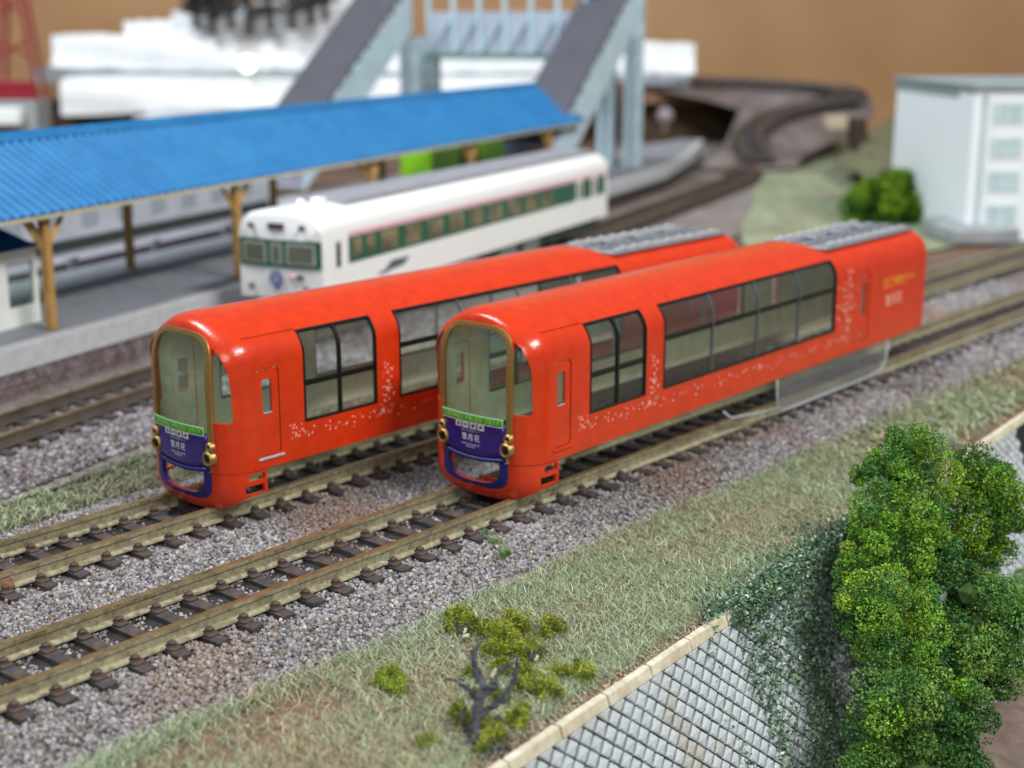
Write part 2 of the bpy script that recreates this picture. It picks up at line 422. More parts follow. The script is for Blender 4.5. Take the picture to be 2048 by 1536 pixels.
    V, F = text_mesh('ECHIGO TOKImeki RESORT', .27, 1.0); on_front(V, F, .2, 6.83, -.26, M_WHITE, 'lettering', badge)
    V, F = text_mesh('SETSUGEKKA', .27, 1.0); on_front(V, F, .2, 6.5, -.26, M_WHITE, 'lettering', badge)
    for i in range(4):
        cy = 2.25-i*1.35+.2; q = MB()
        q.box(-.55, .55, -.42, .42, 0, .01); 
        on_front([(x, y, 0) for x, y, z in q.V if z == 0], [(0, 1, 3, 2)], cy, 9.45, -.255, M_WHITE, 'emblem_tile', badge)
        sh_ = [[(-.3, -.25), (.3, -.25), (.05, .3)], [(-.4, 0), (-.1, .15), (.4, .05), (.1, -.15)], [(-.2, -.3), (.3, -.1), (.2, .3), (-.3, .1)], [(-.4, -.2), (.0, .3), (.4, -.1)]][i]
        on_front([(x, y, 0) for x, y in sh_], [tuple(range(len(sh_)))], cy, 9.45, -.275, M_PURPLE, 'emblem', badge)
    ban = plate(-5.3, 5.6, lambda y: 9.95, lambda y: 11.15, -.45, M_GREENB, 'banner', nz=3, thick=.12)
    for z0, z1 in ((11.02, 11.13), (9.97, 10.05)):
        e = MB(); e.grid(front_grid(-5.28, 5.58, lambda y: z0, lambda y: z1, 16, 1, -.53)); e.obj('banner_edge', M_WHITE, ban, fix=False)
    e = MB(); e.grid(front_grid(-5.28, -5.2, lambda y: 10.0, lambda y: 11.1, 1, 2, -.535)); e.obj('banner_edge', M_WHITE, ban, fix=False)
    V, F = text_mesh('LAUREL PRIZE 2017', .80, 1.42)
    mx = max(abs(v[0]) for v in V); V = [(x*4.85/mx, y, z) for x, y, z in V]
    on_front(V, F, .15, 10.5, -.53, M_YGREEN, 'lettering', ban)
    # skirt
    def skx(y, z):
        t = max(0, (2.4-z)/2.85); return 1.3*t*t
    ks = sorted([-1, -.99, -.97, -.94, -.9, -.84, -.78, -.7, -.62, -.5, -.38, -.25, -.12, 0, .12, .25, .38, .5, .62, .7, .78, .84, .9, .94, .97, .99, 1])
    rows = []
    for f in (0, .12, .26, .42, .55, .66, .77, .88, 1.0):
        row = []
        def pt(k, xs):
            zb = -.45+2.2*abs(k)**5 if xs is None else (1.9 if xs > 19 else 1.8)
            z = 4.88+(zb-4.88)*f; y = k*W2; t = max(0, (2.4-z)/2.85)
            if xs is None: return (Xk(abs(k), y, 0)+1.0*t*t, y*(1-.09*t*t), z)
            return (xs, y*(1-.09*t*t), z)
        row = [pt(-1, 19.6), pt(-1, 18.7)]+[pt(k, None) for k in ks]+[pt(1, 18.7), pt(1, 19.6)]
        rows.append(row)
    sk = MB(); sk.grid(rows); sko = sk.obj('skirt', [M_RED, M_RED], root, smooth=True)
    bm = bmesh.new(); bm.from_mesh(sko.data); bmesh.ops.dissolve_degenerate(bm, edges=bm.edges, dist=1e-4); bmesh.ops.recalc_face_normals(bm, faces=bm.faces)
    bm.faces.ensure_lookup_table(); f = min(bm.faces, key=lambda f: f.calc_center_median().x)
    if f.normal.x > 0: bmesh.ops.reverse_faces(bm, faces=bm.faces)
    bm.to_mesh(sko.data); bm.free()
    md = sko.modifiers.new('s', 'SOLIDIFY'); md.thickness = .5; md.offset = -1; bake(sko)
    c = MB()
    for a, b in ((-12, -7.5), (7.5, 12)):
        c.prism(rrect(16.7, 19.2, 3.65, 4.62, .1), 'y', a, b); c.prism(rrect(16.2, 19.1, 1.95, 3.1, .1), 'y', a, b)
    def upoly(hw, zb, zt, n=12, p=.7):
        P = [(hw, zt)]
        for i in range(n+1):
            a = -math.pi*i/n; c_ = math.cos(a); s_ = math.sin(a)
            P.append((hw*math.copysign(abs(c_)**p, c_), zb+2.3+2.3*s_*abs(s_)**(p-1) if s_ else zb+2.3))
        P.append((-hw, zt)); return P[::-1]
    c.prism(upoly(4.6, 1.75, 6), 'x', 8, 17.3)
    cut_shell(sko, c)
    # navy surround of the coupler opening
    nv = MB(); G = []
    for i in range(41):
        t = i/40
        def pt(hw, zb):
            if t < .2: return (hw, 5.0+(zb+2.3-5.0)*t/.2)
            if t > .8: return (-hw, 5.0+(zb+2.3-5.0)*(1-t)/.2)
            a = -math.pi*(t-.2)/.6; c_ = math.cos(a); s_ = math.sin(a)
            return (hw*math.copysign(abs(c_)**.7, c_), zb+2.3-2.3*abs(s_)**.7)
        a, b = pt(4.55, 1.75), pt(5.7, .95)
        def q(p, off): tt = max(0, (2.4-p[1])/2.1); return (Xk(min(1, abs(p[0])/W2), p[0], 0)+1.0*tt*tt+off, p[0], p[1])
        G.append([q(a, .4), q(a, -.22), q(b, -.18), q(b, .3)])
    nv.grid(G); nv.obj('coupler_surround', M_NAVY, root, sharp=40)
    # plough lip under the skirt
    pl = MB(); pl.grid([[(15.2+abs(y)*.08, y, .1), (15.6+abs(y)*.08, y, -.95), (19, y, -1.0), (19, y, .2)] for y in np.linspace(-4.2, 4.2, 9)])
    pl.obj('plough', mat('red_gloss', (.62, .03, .02), rough=.15, var=.25, vscale=2.5, bump=.6, bscale=3), root, solid=.2)
    # roof equipment deck
    ro = MB(); ro.box(97.6, 131.6, -6.4, 6.4, 23.42, 23.95); deck = ro.obj('roof_deck', M_SILVER, root, bevel=.12)
    for y in (-5.4, -2.2, 1.2, 4.6):
        r = MB(); r.box(99, 130.5, y-.28, y+.28, 23.95, 24.45)
        for x in np.arange(101, 130, 3.4): r.box(x, x+.5, y-.45, y+.45, 24.3, 24.62)
        r.obj('roof_rib', M_SILVER2 if y < -5 or y > 4 else M_SILVER, deck, bevel=.06)
    for x in (103, 111.5, 121):
        r = MB(); r.box(x, x+4.5, -1.4, .6, 23.95, 24.9); r.obj('roof_unit', M_SILVER, deck, bevel=.15)
    # printed petals on the sides
    for sgn in (-1, 1):
        pm, gm = MB(), MB()
        rr = random.Random(3)
        def petal(x, z, r):
            tgt = gm if (x > 41.8 and z < 9 and r > .3) else pm; n = 5
            if r < .17:
                P = [side_surf(x+r*math.cos(R(72*i)), z+r*math.sin(R(72*i)), .02, sgn) for i in range(5)]; tgt.add(P, [tuple(range(5))])
            else:
                P = []; a0 = rr.random()
                for i in range(10):
                    q = r if i % 2 == 0 else r*.45; a = a0+math.pi*i/5; P.append(side_surf(x+q*math.cos(a), z+q*math.sin(a), .02, sgn))
                tgt.add(P, [tuple(range(10))])
        for _ in range(16): petal(rr.uniform(23.6, 26), 9.9-rr.random()*1.9, rr.choice([.1, .12, .16]))
        for _ in range(34): petal(rr.uniform(26, 41), 8.3+rr.gauss(0, .38)+(.8 if rr.random() < .1 else 0), rr.choice([.08, .1, .14, .2]))
        for _ in range(42):
            z = rr.uniform(8.0, 15.5); petal(41.8+rr.gauss(0, .75)*(1.2-(z-8)*.08), z, rr.choice([.09, .12, .16, .22]))
        petal(41.6, 11.6, .5); petal(40.6, 8.6, .45); petal(42.6, 8.9, .42)
        for _ in range(70): petal(rr.uniform(42, 103), 8.1+rr.gauss(0, .45), rr.choice([.1, .14, .2, .28]))
        for _ in range(90):
            z = rr.uniform(7.4, 20); petal(100.4+rr.gauss(0, 1.5), z, rr.choice([.12, .2, .25, .38]))
        for x, z in ((106, 8.0), (83, 8.0)): petal(x, z, .6)
        tag(pm.obj('petal_print', M_PINK, root, fix=False), kind='stuff')
        if gm.V: tag(gm.obj('petal_print', M_GREYP, root, fix=False), kind='stuff')
        V, F = text_mesh('えちごトキめきリゾート', 1.55, 1.0); mx = max(abs(v[0]) for v in V)
        link('lettering', mesh('lettering', [(120.8+x*6.2/mx*(-sgn), sgn*(W2+.02), 15.6+y*1.4) for x, y, z in V], F, M_YEL), root)
        V, F = text_mesh('雪月花', 2.3, 1.0)
        link('lettering', mesh('lettering', [(119+x*(-sgn), sgn*(W2+.02), 12.2+y) for x, y, z in V], F, M_PINK), root)
    return root
carA = make_railcar()
carB = copy_tree(carA)
carA.location = (0, .756, 0); carA.rotation_euler = (0, 0, .0171)
carB.location = (-28.0, 27.61, 0); carB.rotation_euler = (0, 0, -.0072)
carA['label'] = 'red railcar shell nearest the stone wall, with clear plastic hanging below its rear'
carB['label'] = 'red railcar shell on the second track, between the front shell and the white train'
for c_ in (carA, carB): c_['group'] = 'red railcar body shells standing on the tracks'
# differences: clear glazing strip hanging under shell A; scraped silver step on shell B
g = MB()
out = [(78, 5.2), (78.4, .4), (79.5, -.8), (84, -1.1), (112, -1.1), (116.5, -.6), (118.3, .8), (118.8, 5.2)]
g.prism(out, 'y', -9.0, -8.86); gl = g.obj('glazing_insert', M_ACRYL, carA)
e = MB(); e.tube([(x, -8.93, z) for x, z in out], .2, 6); e.obj('glazing_edge', M_EDGE, gl, smooth=True)
e = MB(); e.tube([(78.4, -9.4, 0), (72, -9.3, .4), (64, -8.9, 1.2), (62, -8.7, 2.6)], .2, 6); e.obj('glazing_edge', M_EDGE, gl, smooth=True)
for o in carB.children:
    if o.name.startswith('door_step') and o.matrix_local.translation is not None:
        if min(v.co.y for v in o.data.vertices) < 0: o.data = o.data.copy(); o.data.materials[0] = M_SILVER2; o['label'] = 'scraped silver door step'

# ------------------------------------------------------------------ ground
M_BALBASE = mat('ballast_base', '#6f6868', rough=.9, var=.35, vscale=1.6, c2='#6b5648', c2scale=.06, c2amt=.6, bump=.8, bscale=2.2)
M_EARTH = mat('earth', '#6f5a4a', rough=.95, var=.3, vscale=.9, c2='#6a4330', c2scale=.08, c2amt=.7, bump=.6, bscale=2)
M_TURF = mat('turf', '#9aaa86', rough=.95, var=.18, vscale=.8, c2='#8a8064', c2scale=.05, c2amt=.5, bump=.6, bscale=3)
def sheet(name, poly, z, m, kind='structure'):
    me = mesh(name, [(x, y, z) for x, y in poly], [tuple(range(len(poly)))], m); o = link(name, me); return tag(o, kind=kind)
def wall_top(x): return -42.6+.078*(x-6)
g = sheet('ground', [(-400, wall_top(-400)+.4), (900, wall_top(900)+.4), (1200, 200), (1200, 1300), (-400, 1300)], -3.9, M_EARTH)
sheet('lower_ground', [(-400, -700), (1400, -700), (1400, 400), (-400, wall_top(-400)-3)], -38.0, mat('lower_earth', '#75665c', rough=.95, var=.25, vscale=.4, c2='#5d4a40', c2scale=.05, bump=.6, bscale=1.5))
bed = MB()
def bed_profile(y):
    if y < -18: return -3.9
    if y < -11: return -3.85+(y+18)/7*1.05
    if y < 39: return -2.8
    if y < 45: return -2.8-(y-39)/6*1.05
    return -3.9
ys = [-18.5, -14, -11, -8, 0, 8, 14, 20, 28, 36, 39, 42, 46]
G = [[(x, y, bed_profile(y)+.02) for y in ys] for x in np.arange(-120, 640, 20)]
bed.grid(G); tag(bed.obj('ballast_bed', M_BALBASE, smooth=True), kind='structure')
sheet('far_ballast', [(-120, 40), (60, 66), (200, 104), (300, 125), (420, 178), (640, 250), (900, 380), (1100, 560), (1100, 800), (800, 640), (600, 430), (430, 262), (300, 215), (60, 126), (-120, 70)], -3.2, mat('far_ballast_mat', '#807976', rough=.95, var=.3, vscale=.5, c2='#6a5a50', c2scale=.03, c2amt=.6))
sheet('far_turf', [(228, 60), (240, 100), (258, 113), (282, 128), (330, 153), (369, 178), (440, 214), (610, 277), (700, 180), (420, 70), (330, 52)], -3.0, mat('far_turf_mat', '#8a977a', rough=.95, var=.22, vscale=.15, c2='#7f7860', c2scale=.03, c2amt=.7))
# dark bank beside the far line
bk = MB(); bk.grid([[(372, 120, -3), (400, 150, 5), (432, 176, 4)], [(430, 140, -3), (462, 178, 13), (492, 198, 10)], [(560, 190, -3), (585, 215, 16), (600, 230, 15)], [(640, 235, -3), (650, 250, 9), (660, 262, 9)]])
tag(bk.obj('grassy_bank', mat('bank_mat', '#6f7256', rough=.95, var=.2, vscale=.2, c2='#5c5140', c2scale=.03), smooth=True), kind='structure')

for nm_, yc in (('hollow_shade', 0.0), ('hollow_shade', 27.61)):
    q = MB(); q.grid([[(x_, yc+(.0072*x_ if yc else 0)+y_, -2.74+(.0 if abs(y_) > 4 else -.0)) for y_ in (-4.3, 4.3)] for x_ in (-105, 160)]); tag(q.obj(nm_, mat('crib_shade', '#2a2424', rough=.95, var=.4, vscale=1.5)), kind='structure')  # near-black strip between the rails, shade beside the sleepers put into its colour
# ------------------------------------------------------------------ masses: stones, grass
ICO = None
def ico():
    bm = bmesh.new(); bmesh.ops.create_icosphere(bm, subdivisions=1, radius=1); V = np.array([v.co[:] for v in bm.verts]); F = np.array([[v.index for v in f.verts] for f in bm.faces]); bm.free(); return V, F
IV, IF = ico()
def rand_rot(n):
    q = rng.normal(size=(n, 4)); q /= np.linalg.norm(q, axis=1)[:, None]; w_, x, y, z = q.T
    return np.stack([np.stack([1-2*(y*y+z*z), 2*(x*y-z*w_), 2*(x*z+y*w_)], -1), np.stack([2*(x*y+z*w_), 1-2*(x*x+z*z), 2*(y*z-x*w_)], -1), np.stack([2*(x*z-y*w_), 2*(y*z+x*w_), 1-2*(x*x+y*y)], -1)], 1)
def noise2(x, y, s, seed=0):
    r = np.random.default_rng(seed); v = np.zeros_like(x)
    for i in range(7):
        a = r.uniform(0, 6.28); f = s*r.uniform(.6, 1.9); v += np.sin((x*math.cos(a)+y*math.sin(a))*f+r.uniform(0, 6.28))
    return v/7*1.6
def palette(n, cols, wts=None):
    C = np.array([lin(c) for c in cols]); i = rng.choice(len(cols), n, p=wts); c = C[i]; return c*rng.uniform(.75, 1.2, (n, 1))
CV = np.array([(x, y, z) for x in (-1, 1) for y in (-1, 1) for z in (-1, 1)], float)*.62
CF = np.array([(0, 1, 3, 2), (4, 6, 7, 5), (0, 4, 5, 1), (2, 3, 7, 6), (0, 2, 6, 4), (1, 5, 7, 3)])
def rocks(name, P, size, tint, m):
    n = len(P); Rm = rand_rot(n); sc_ = size[:, None]*rng.uniform(.6, 1.25, (n, 3))
    base = CV[None]*(1+rng.uniform(-.45, .25, (n, 8, 3))); V = base*sc_[:, None, :]
    V = np.einsum('nij,nkj->nki', Rm, V)+P[:, None, :]
    F = (CF[None]+np.arange(n)[:, None, None]*8).reshape(-1, 4)
    return link(name, mesh(name, V.reshape(-1, 3), F, m, tint=np.repeat(tint, 8, 0)))
M_ROCK = mat('stone_chips', '#999', rough=.8, var=.12, vscale=3, attr=True, spec=.35)
def track2_y(x): return 27.61+.0072*x
# candidate points on the bed
n = 150000
x = np.concatenate([rng.uniform(-85, 30, int(n*.62)), rng.uniform(30, 110, int(n*.24)), rng.uniform(110, 230, n-int(n*.62)-int(n*.24))]); y = rng.uniform(-19.5, 47, n)
edge = noise2(x, y, .25, 1)*1.3
keep = (y > -18+edge) & (y < 42.5+edge*1.5+x*.02)
near1 = np.abs(y) < 8.6; near2 = np.abs(y-track2_y(x)) < 8.6
# fewer stones right on the sleepers and hollow between the rails
ph = ((x-(-55.0)) % 4.6); onsl = (ph < 1.25) | (ph > 3.35)
keep &= ~((near1 | near2) & onsl & (rng.random(n) < .975))
keep &= ~(((np.abs(y) < 4.0) | (np.abs(y-track2_y(x)) < 4.0)) & ((rng.random(n) < .30) | ((ph > 2.55) & (rng.random(n) < .9))))
x, y = x[keep], y[keep]; n = len(x)
bz = np.interp(y, [-20, -18, -11, 39, 45, 50], [-3.9, -3.85, -2.8, -2.8, -3.85, -3.9])
hollow = ((np.abs(y) < 4.2) | (np.abs(y-track2_y(x)) < 4.2))
z = bz+rng.uniform(.0, .42, n)-hollow*.35
far = np.clip((x-40)/120, 0, 1)
size = rng.uniform(.20, .42, n)*(1+far*.9)
tn = noise2(x, y, .12, 5)
tint = palette(n, ['#9b989c', '#858288', '#aba8a9', '#928a80', '#7b6c60', '#636268', '#bbb8b5'], [.24, .2, .13, .16, .12, .1, .05])
br = np.clip(tn-.35, 0, 1)[:, None]*.8; tint = (tint*(1-br)+np.array(lin('#8f6a52'))*br)*.86
tag(rocks('ballast', np.stack([x, y, z], 1), size, tint, M_ROCK), 'grey and brown stone ballast chips around the two nearer tracks', 'ballast', kind='stuff')
# brown track-3 ballast, coarser
n = 22000; x = rng.uniform(-60, 110, n); c3 = 103.8+(x-73.3)*.2736; y = c3+rng.uniform(-22, 13, n)
tint = palette(n, ['#858187', '#726c70', '#9b979d', '#6a5c54', '#5c585c'])
tag(rocks('far_ballast_chips', np.stack([x, y, -3.1+rng.uniform(0, .4, n)], 1), rng.uniform(.4, .62, n), tint, M_ROCK), 'brown grey ballast chips along the platform track', 'ballast', kind='stuff')

M_GRASS = mat('grass_fibre', '#9aa', rough=.7, var=.0, attr=True, spec=.3)
def blades(name, x, y, z0, length, width, tint, lift=.55, label='', kind='stuff'):
    n = len(x); a = rng.uniform(0, 2*math.pi, n); el = rng.uniform(.05, lift, n); d = np.stack([np.cos(a)*np.cos(el), np.sin(a)*np.cos(el), np.sin(el)], 1)
    side = np.stack([-np.sin(a), np.cos(a), np.zeros(n)], 1); bend = rng.normal(0, .28, (n, 1)); L_ = length[:, None]
    P0 = np.stack([x, y, z0], 1); rows = []
    for t in (0, .35, .7, 1.0):
        p = P0+d*L_*t+side*bend*L_*t*t+np.array([0, 0, -.32])*L_*t*t
        wv = np.cross(d, np.array([.2, .3, 1.0])); wv /= np.linalg.norm(wv, axis=1)[:, None]
        ww = width[:, None]*(1-.75*t*t); rows += [p-wv*ww, p+wv*ww]
    V = np.stack(rows, 1); b = np.arange(n)[:, None]*8
    F = np.concatenate([b+np.array([0, 1, 3, 2]), b+np.array([2, 3, 5, 4]), b+np.array([4, 5, 7, 6])], 1).reshape(-1, 4)
    return link(name, mesh(name, V.reshape(-1, 3), F, M_GRASS, tint=np.repeat(tint, 8, 0)))
def grass_tint(x, y, n, seed):
    t1 = noise2(x, y, .13, seed); t2 = noise2(x, y, .35, seed+1)
    g = palette(n, ['#a0b088', '#b7c69f', '#8aa082', '#aeb588', '#94a989', '#ced8b6']); s = palette(n, ['#c0b08e', '#a48d6f', '#d2c5a6', '#8a6b52'])
    g = g*rng.uniform(.65, 1.25, (n, 1)); s = s*rng.uniform(.65, 1.3, (n, 1))
    k = np.clip(.35+t1*.9+t2*.45-.25, 0, 1)[:, None]; k = (rng.random((n, 1)) < .02+k*.68)
    return np.where(k, s, g)
def turf_strip(name, n, xr, ylo, yhi, zf, ln, wd, seed, label, bare=None):
    x = rng.uniform(*xr, n); f = rng.random(n); lo, hi = ylo(x), yhi(x); y = lo+(hi-lo)*f
    e = noise2(x, y, .3, seed+3); keep = (y > lo+.3) & (y < hi+e*1.6)
    if bare is not None: keep &= ~(bare(x, y) & (rng.random(n) < .85))
    x, y = x[keep], y[keep]; n = len(x)
    length = rng.uniform(.4, 1.0, n)*ln; zz = zf(x, y)+rng.uniform(-.1, .75, n)
    return tag(blades(name, x, y, zz, length, rng.uniform(.55, 1.1, n)*wd, grass_tint(x, y, n, seed)), label, 'grass', kind='stuff')
def zbank(x, y): # ground height between the ballast toe and the wall
    return -3.85+.25*np.sin(x*.08)
def bare1(x, y): # brown patches at the lower left and along the wall top
    return (noise2(x, y, .09, 41)*.35+1.2*(x < -34)*np.exp(-((y+24)/5.0)**2) > .74) | (y < wall_top(x)+2.2+noise2(x, y, .5, 9)*.8)
mound = MB(); mound.grid([[(xx, wall_top(xx)+.5+t*(-17.5-wall_top(xx)), -3.86+(.35*math.sin(xx*.08+t*3)+.3)*math.sin(t*math.pi)) for t in np.linspace(0, 1, 9)] for xx in np.arange(-110, 260, 6)])
tag(mound.obj('embankment_top', M_EARTH, smooth=True), kind='structure')
turf_strip('grass', 135000, (-75, 75), lambda x: wall_top(x)+1.2, lambda x: -17.6+0*x, lambda x, y: zbank(x, y)+.1, 3.1, .032, 11, 'pale green and straw grass mat between the nearest track and the stone wall', bare1)
turf_strip('grass', 26000, (70, 330), lambda x: wall_top(x)+1.0, lambda x: -17.2+0*x, lambda x, y: zbank(x, y)+.15, 4.2, .09, 12, 'blurred pale grass running on beyond the large green tree', bare1)
turf_strip('grass', 24000, (-80, 120), lambda x: 43.5+.02*x, lambda x: 60+.27*x, lambda x, y: -3.25+0*x, 2.8, .06, 13, 'green brown grass strip between the second track and the platform track')

# ------------------------------------------------------------------ tracks
M_RAIL = mat('rail_metal', '#9c967b', rough=.45, metal=.3, var=.3, vscale=1.5, c2='#776b56', c2scale=.12, c2amt=.7, bump=.15, bscale=3)
M_RFOOT = mat('rail_foot_metal', '#bab69b', rough=.35, metal=.4, var=.35, vscale=1.2)
M_RTOP = mat('rail_top_metal', '#8f7752', rough=.3, metal=.6, var=.3, vscale=.4)
M_RUST = mat('rust', '#7b5238', rough=.6, metal=.3, var=.3, vscale=1.2)
M_SLEEP = mat('sleeper_plastic', '#393639', rough=.75, var=.3, vscale=1.2, c2='#57402f', c2scale=.35, c2amt=.6, bump=.5, bscale=3)
RAILP = [(-.85, -2.0), (.85, -2.0), (.85, -1.78), (.2, -1.62), (.18, -.72), (.42, -.5), (.42, -.04), (.36, 0), (-.36, 0), (-.42, -.04), (-.42, -.5), (-.18, -.72), (-.2, -1.62), (-.85, -1.78)]
def rail_along(m, path, off):
    """path: list of (x,y); sweeps the rail section"""
    P = [Vector((a, b)) for a, b in path]; G = []
    for i, p in enumerate(P):
        d = (P[min(i+1, len(P)-1)]-P[max(i-1, 0)]).normalized(); nn = Vector((-d.y, d.x))
        G.append([(p.x+nn.x*(off+u), p.y+nn.y*(off+u), v) for u, v in RAILP+RAILP[:1]])
    b = len(m.F); m.grid(G); k = len(RAILP)
    for i in range(b, len(m.F)):
        j = (i-b) % k; m.M[i] = 1 if j in (0, 1, 2, 12, 13) else (2 if j in (6, 7, 8) else 0)
    c0 = len(m.V); m.add(G[0][:k], [tuple(range(k))]); m.add(G[-1][:k], [tuple(range(k))[::-1]])
sl = MB(); sl.box(-.85, .85, -8.2, 8.2, -3.7, -2.02); sleeper_me = sl.mesh('sleeper', M_SLEEP)
def roughen(me, a, seed):
    bm = bmesh.new(); bm.from_mesh(me); bmesh.ops.subdivide_edges(bm, edges=[e for e in bm.edges if e.calc_length() > 5], cuts=5)
    bmesh.ops.bevel(bm, geom=[e for e in bm.edges if e.is_manifold and e.calc_face_angle() > .5], offset=.12, segments=1, affect='EDGES')
    r = random.Random(seed)
    for v in bm.verts: v.co += Vector((r.uniform(-a, a), r.uniform(-a, a), r.uniform(-a, a)))
    bm.to_mesh(me); bm.free(); me.polygons.foreach_set('use_smooth', np.zeros(len(me.polygons), bool)); return me
SLV = []
for k in range(4): SLV.append(roughen(sleeper_me.copy(), .07, k))
ch = MB()
ch.box(-.62, .62, -.45, .45, -2.05, -1.55); ch.box(-.42, .42, -.3, .5, -1.6, -1.2); ch.box(-.75, .75, -.15, .95, -2.05, -1.75)
chair_me = roughen(ch.mesh('rail_chair', M_SLEEP), .05, 9)
M_SLEEPF = M_SLEEP
def straight_track(label, x0, x1, yf, phase, rz):
    t = empty('railway_track', (0, yf(0), 0), rz, label, 'railway track', 'straight railway tracks under the red shells')
    for s in (-1, 1):
        m = MB(); rail_along(m, [(x0, 0), (-20, 0), (60, 0), (x1, 0)], s*4.8); m.obj('rail', [M_RAIL, M_RFOOT, M_RTOP], t, fix=True)
    xx = phase; i = 0; far_m = MB()
    while xx > x0+1: xx -= 4.6
    while xx < x1-1:
        if xx < 150:
            o = link('sleeper', SLV[i % 4], t, (xx+random.uniform(-.12, .12), random.uniform(-.15, .15), random.uniform(-.06, .0)))
            o.rotation_euler = (0, 0, random.uniform(-.02, .02)+(math.pi if i % 3 == 0 else 0))
            if xx < 40:
                for yy, f in ((-4.8, -1), (-4.8, 1), (4.8, -1), (4.8, 1)):
                    q = link('rail_chair', chair_me, o, (0, yy+f*.95, 0)); q.rotation_euler = (0, 0, 0 if f > 0 else math.pi)
                    if abs(o.rotation_euler[2]) > 1: pass
        else: far_m.box(xx-.85, xx+.85, -8.2, 8.2, -3.7, -2.02)
        xx += 4.6; i += 1
    tag(far_m.obj('sleepers', M_SLEEP, t), kind='stuff')
    return t
T1 = straight_track('railway track nearest the stone wall, running under the front red shell', -105, 520, lambda x: 0*x, -55.0, 0)
T2 = straight_track('second railway track from the wall, with rusty rail joiners at the lower left', -105, 520, lambda x: 27.61+0*x, -54.0, .0072)
for s, xa, xb in ((-1, -62, -43.5), (1, -64, -47)):
    j = MB(); j.prism([(s*4.8+u*1.25, v*.8-.42) for u, v in RAILP], 'x', xa, xb) if False else None
    y0 = s*4.8
    for e_ in (-1, 1):
        j.prism([(y0+e_*.25, -.75), (y0+e_*.95, -1.6), (y0+e_*1.05, -1.9), (y0+e_*.3, -1.55)], 'x', xa, xb)
    j.obj('rail_joiner', M_RUST, T2, bevel=.05)
M_RAILD = mat('dull_rail', '#5e564c', rough=.6, metal=.2, var=.2, vscale=.2)
def path_track(name, label, pts, near=None, group=None):
    P = [Vector(p) for p in pts]; dense = []
    for i in range(len(P)-1):
        p0, p1, p2, p3 = P[max(i-1, 0)], P[i], P[i+1], P[min(i+2, len(P)-1)]
        n = max(2, int((p2-p1).length/6))
        for k in range(n):
            t = k/n; dense.append(.5*((2*p1)+(-p0+p2)*t+(2*p0-5*p1+4*p2-p3)*t*t+(-p0+3*p1-3*p2+p3)*t**3))
    dense.append(P[-1]); T = empty(name, (0, 0, 0), 0, label, 'railway track', group)
    for s in (-1, 1):
        m = MB(); rail_along(m, [(p.x, p.y) for p in dense], s*4.8); m.obj('rail', [M_RAILD, M_RAILD, M_RTOP], T)
    fm = MB(); acc = 0; i = 0; nn = 0
    for a, b in zip(dense, dense[1:]):
        d = b-a; L_ = d.length; an = math.atan2(d.y, d.x)
        while acc < L_:
            p = a+d*(acc/L_)
            if near and near[0] < p.x < near[1]:
                o = link('sleeper', SLV[nn % 4], T, (p.x, p.y, 0)); o.rotation_euler = (0, 0, an); nn += 1
            else: fm.box(-.85, .85, -8.2, 8.2, -3.7, -2.02, an, (p.x, p.y, 0))
            acc += 4.6
        acc -= L_
    tag(fm.obj('sleepers', M_SLEEP, T), kind='stuff'); return T
c3 = lambda x: 103.8+(x-73.3)*.2736
T3 = path_track('railway_track', 'railway track beside the platform, carrying the white railcar and curving away behind it', [(-110, c3(-110)), (-30, c3(-30)), (73, c3(73)), (200, c3(200)), (290, c3(290)+3), (385, 196), (440, 226)], near=(-60, 45))
T4 = None if True else path_track('railway_track', 'distant curved branch track joining in front of the brown board', [(420, 206), (520, 270), (700, 345), (900, 400), (1040, 420)])

# ------------------------------------------------------------------ retaining wall
WN = Vector((.078*.94, -.94, .33)).normalized()   # outward normal of the leaning face (battered wall)
WT = Vector((1, .078, 0)).normalized(); WD = -(WN.cross(WT)).normalized()
if WD.z > 0: WD = -WD
WO = Vector((0, wall_top(0), -3.9))
def wp(t, d, n=0): return WO+WT*t+WD*d+WN*n
wall = empty('retaining_wall', wp(0, 36), 0, 'grey stone retaining wall of diagonal blocks with a cream coping, at the lower right', 'wall')
wl = wp(0, 36)
core = MB(); core.add([wp(-120, 1.1, -.3)-wl, wp(320, 1.1, -.3)-wl, wp(320, 38, -.3)-wl, wp(-120, 38, -.3)-wl, wp(-120, 1.1, -3)-wl, wp(320, 1.1, -3)-wl, wp(320, 38, -3)-wl, wp(-120, 38, -3)-wl], [(0, 1, 2, 3), (4, 7, 6, 5), (0, 4, 5, 1), (3, 2, 6, 7)])
core.obj('wall_core', mat('mortar', '#171c1f', rough=.9, var=.3, vscale=1.2), wall)
M_STONE = mat('wall_stone', '#bcc6ca', rough=.6, var=.16, vscale=1.3, c2='#9ba6a8', c2scale=.7, c2amt=.5, bump=.5, bscale=4)
M_STONEB = mat('stained_wall_stone', '#b2b6b2', rough=.7, var=.25, vscale=1.1, c2='#8f8470', c2scale=.7, c2amt=.5, bump=.5, bscale=4)
SW, SH = 1.27, 1.12
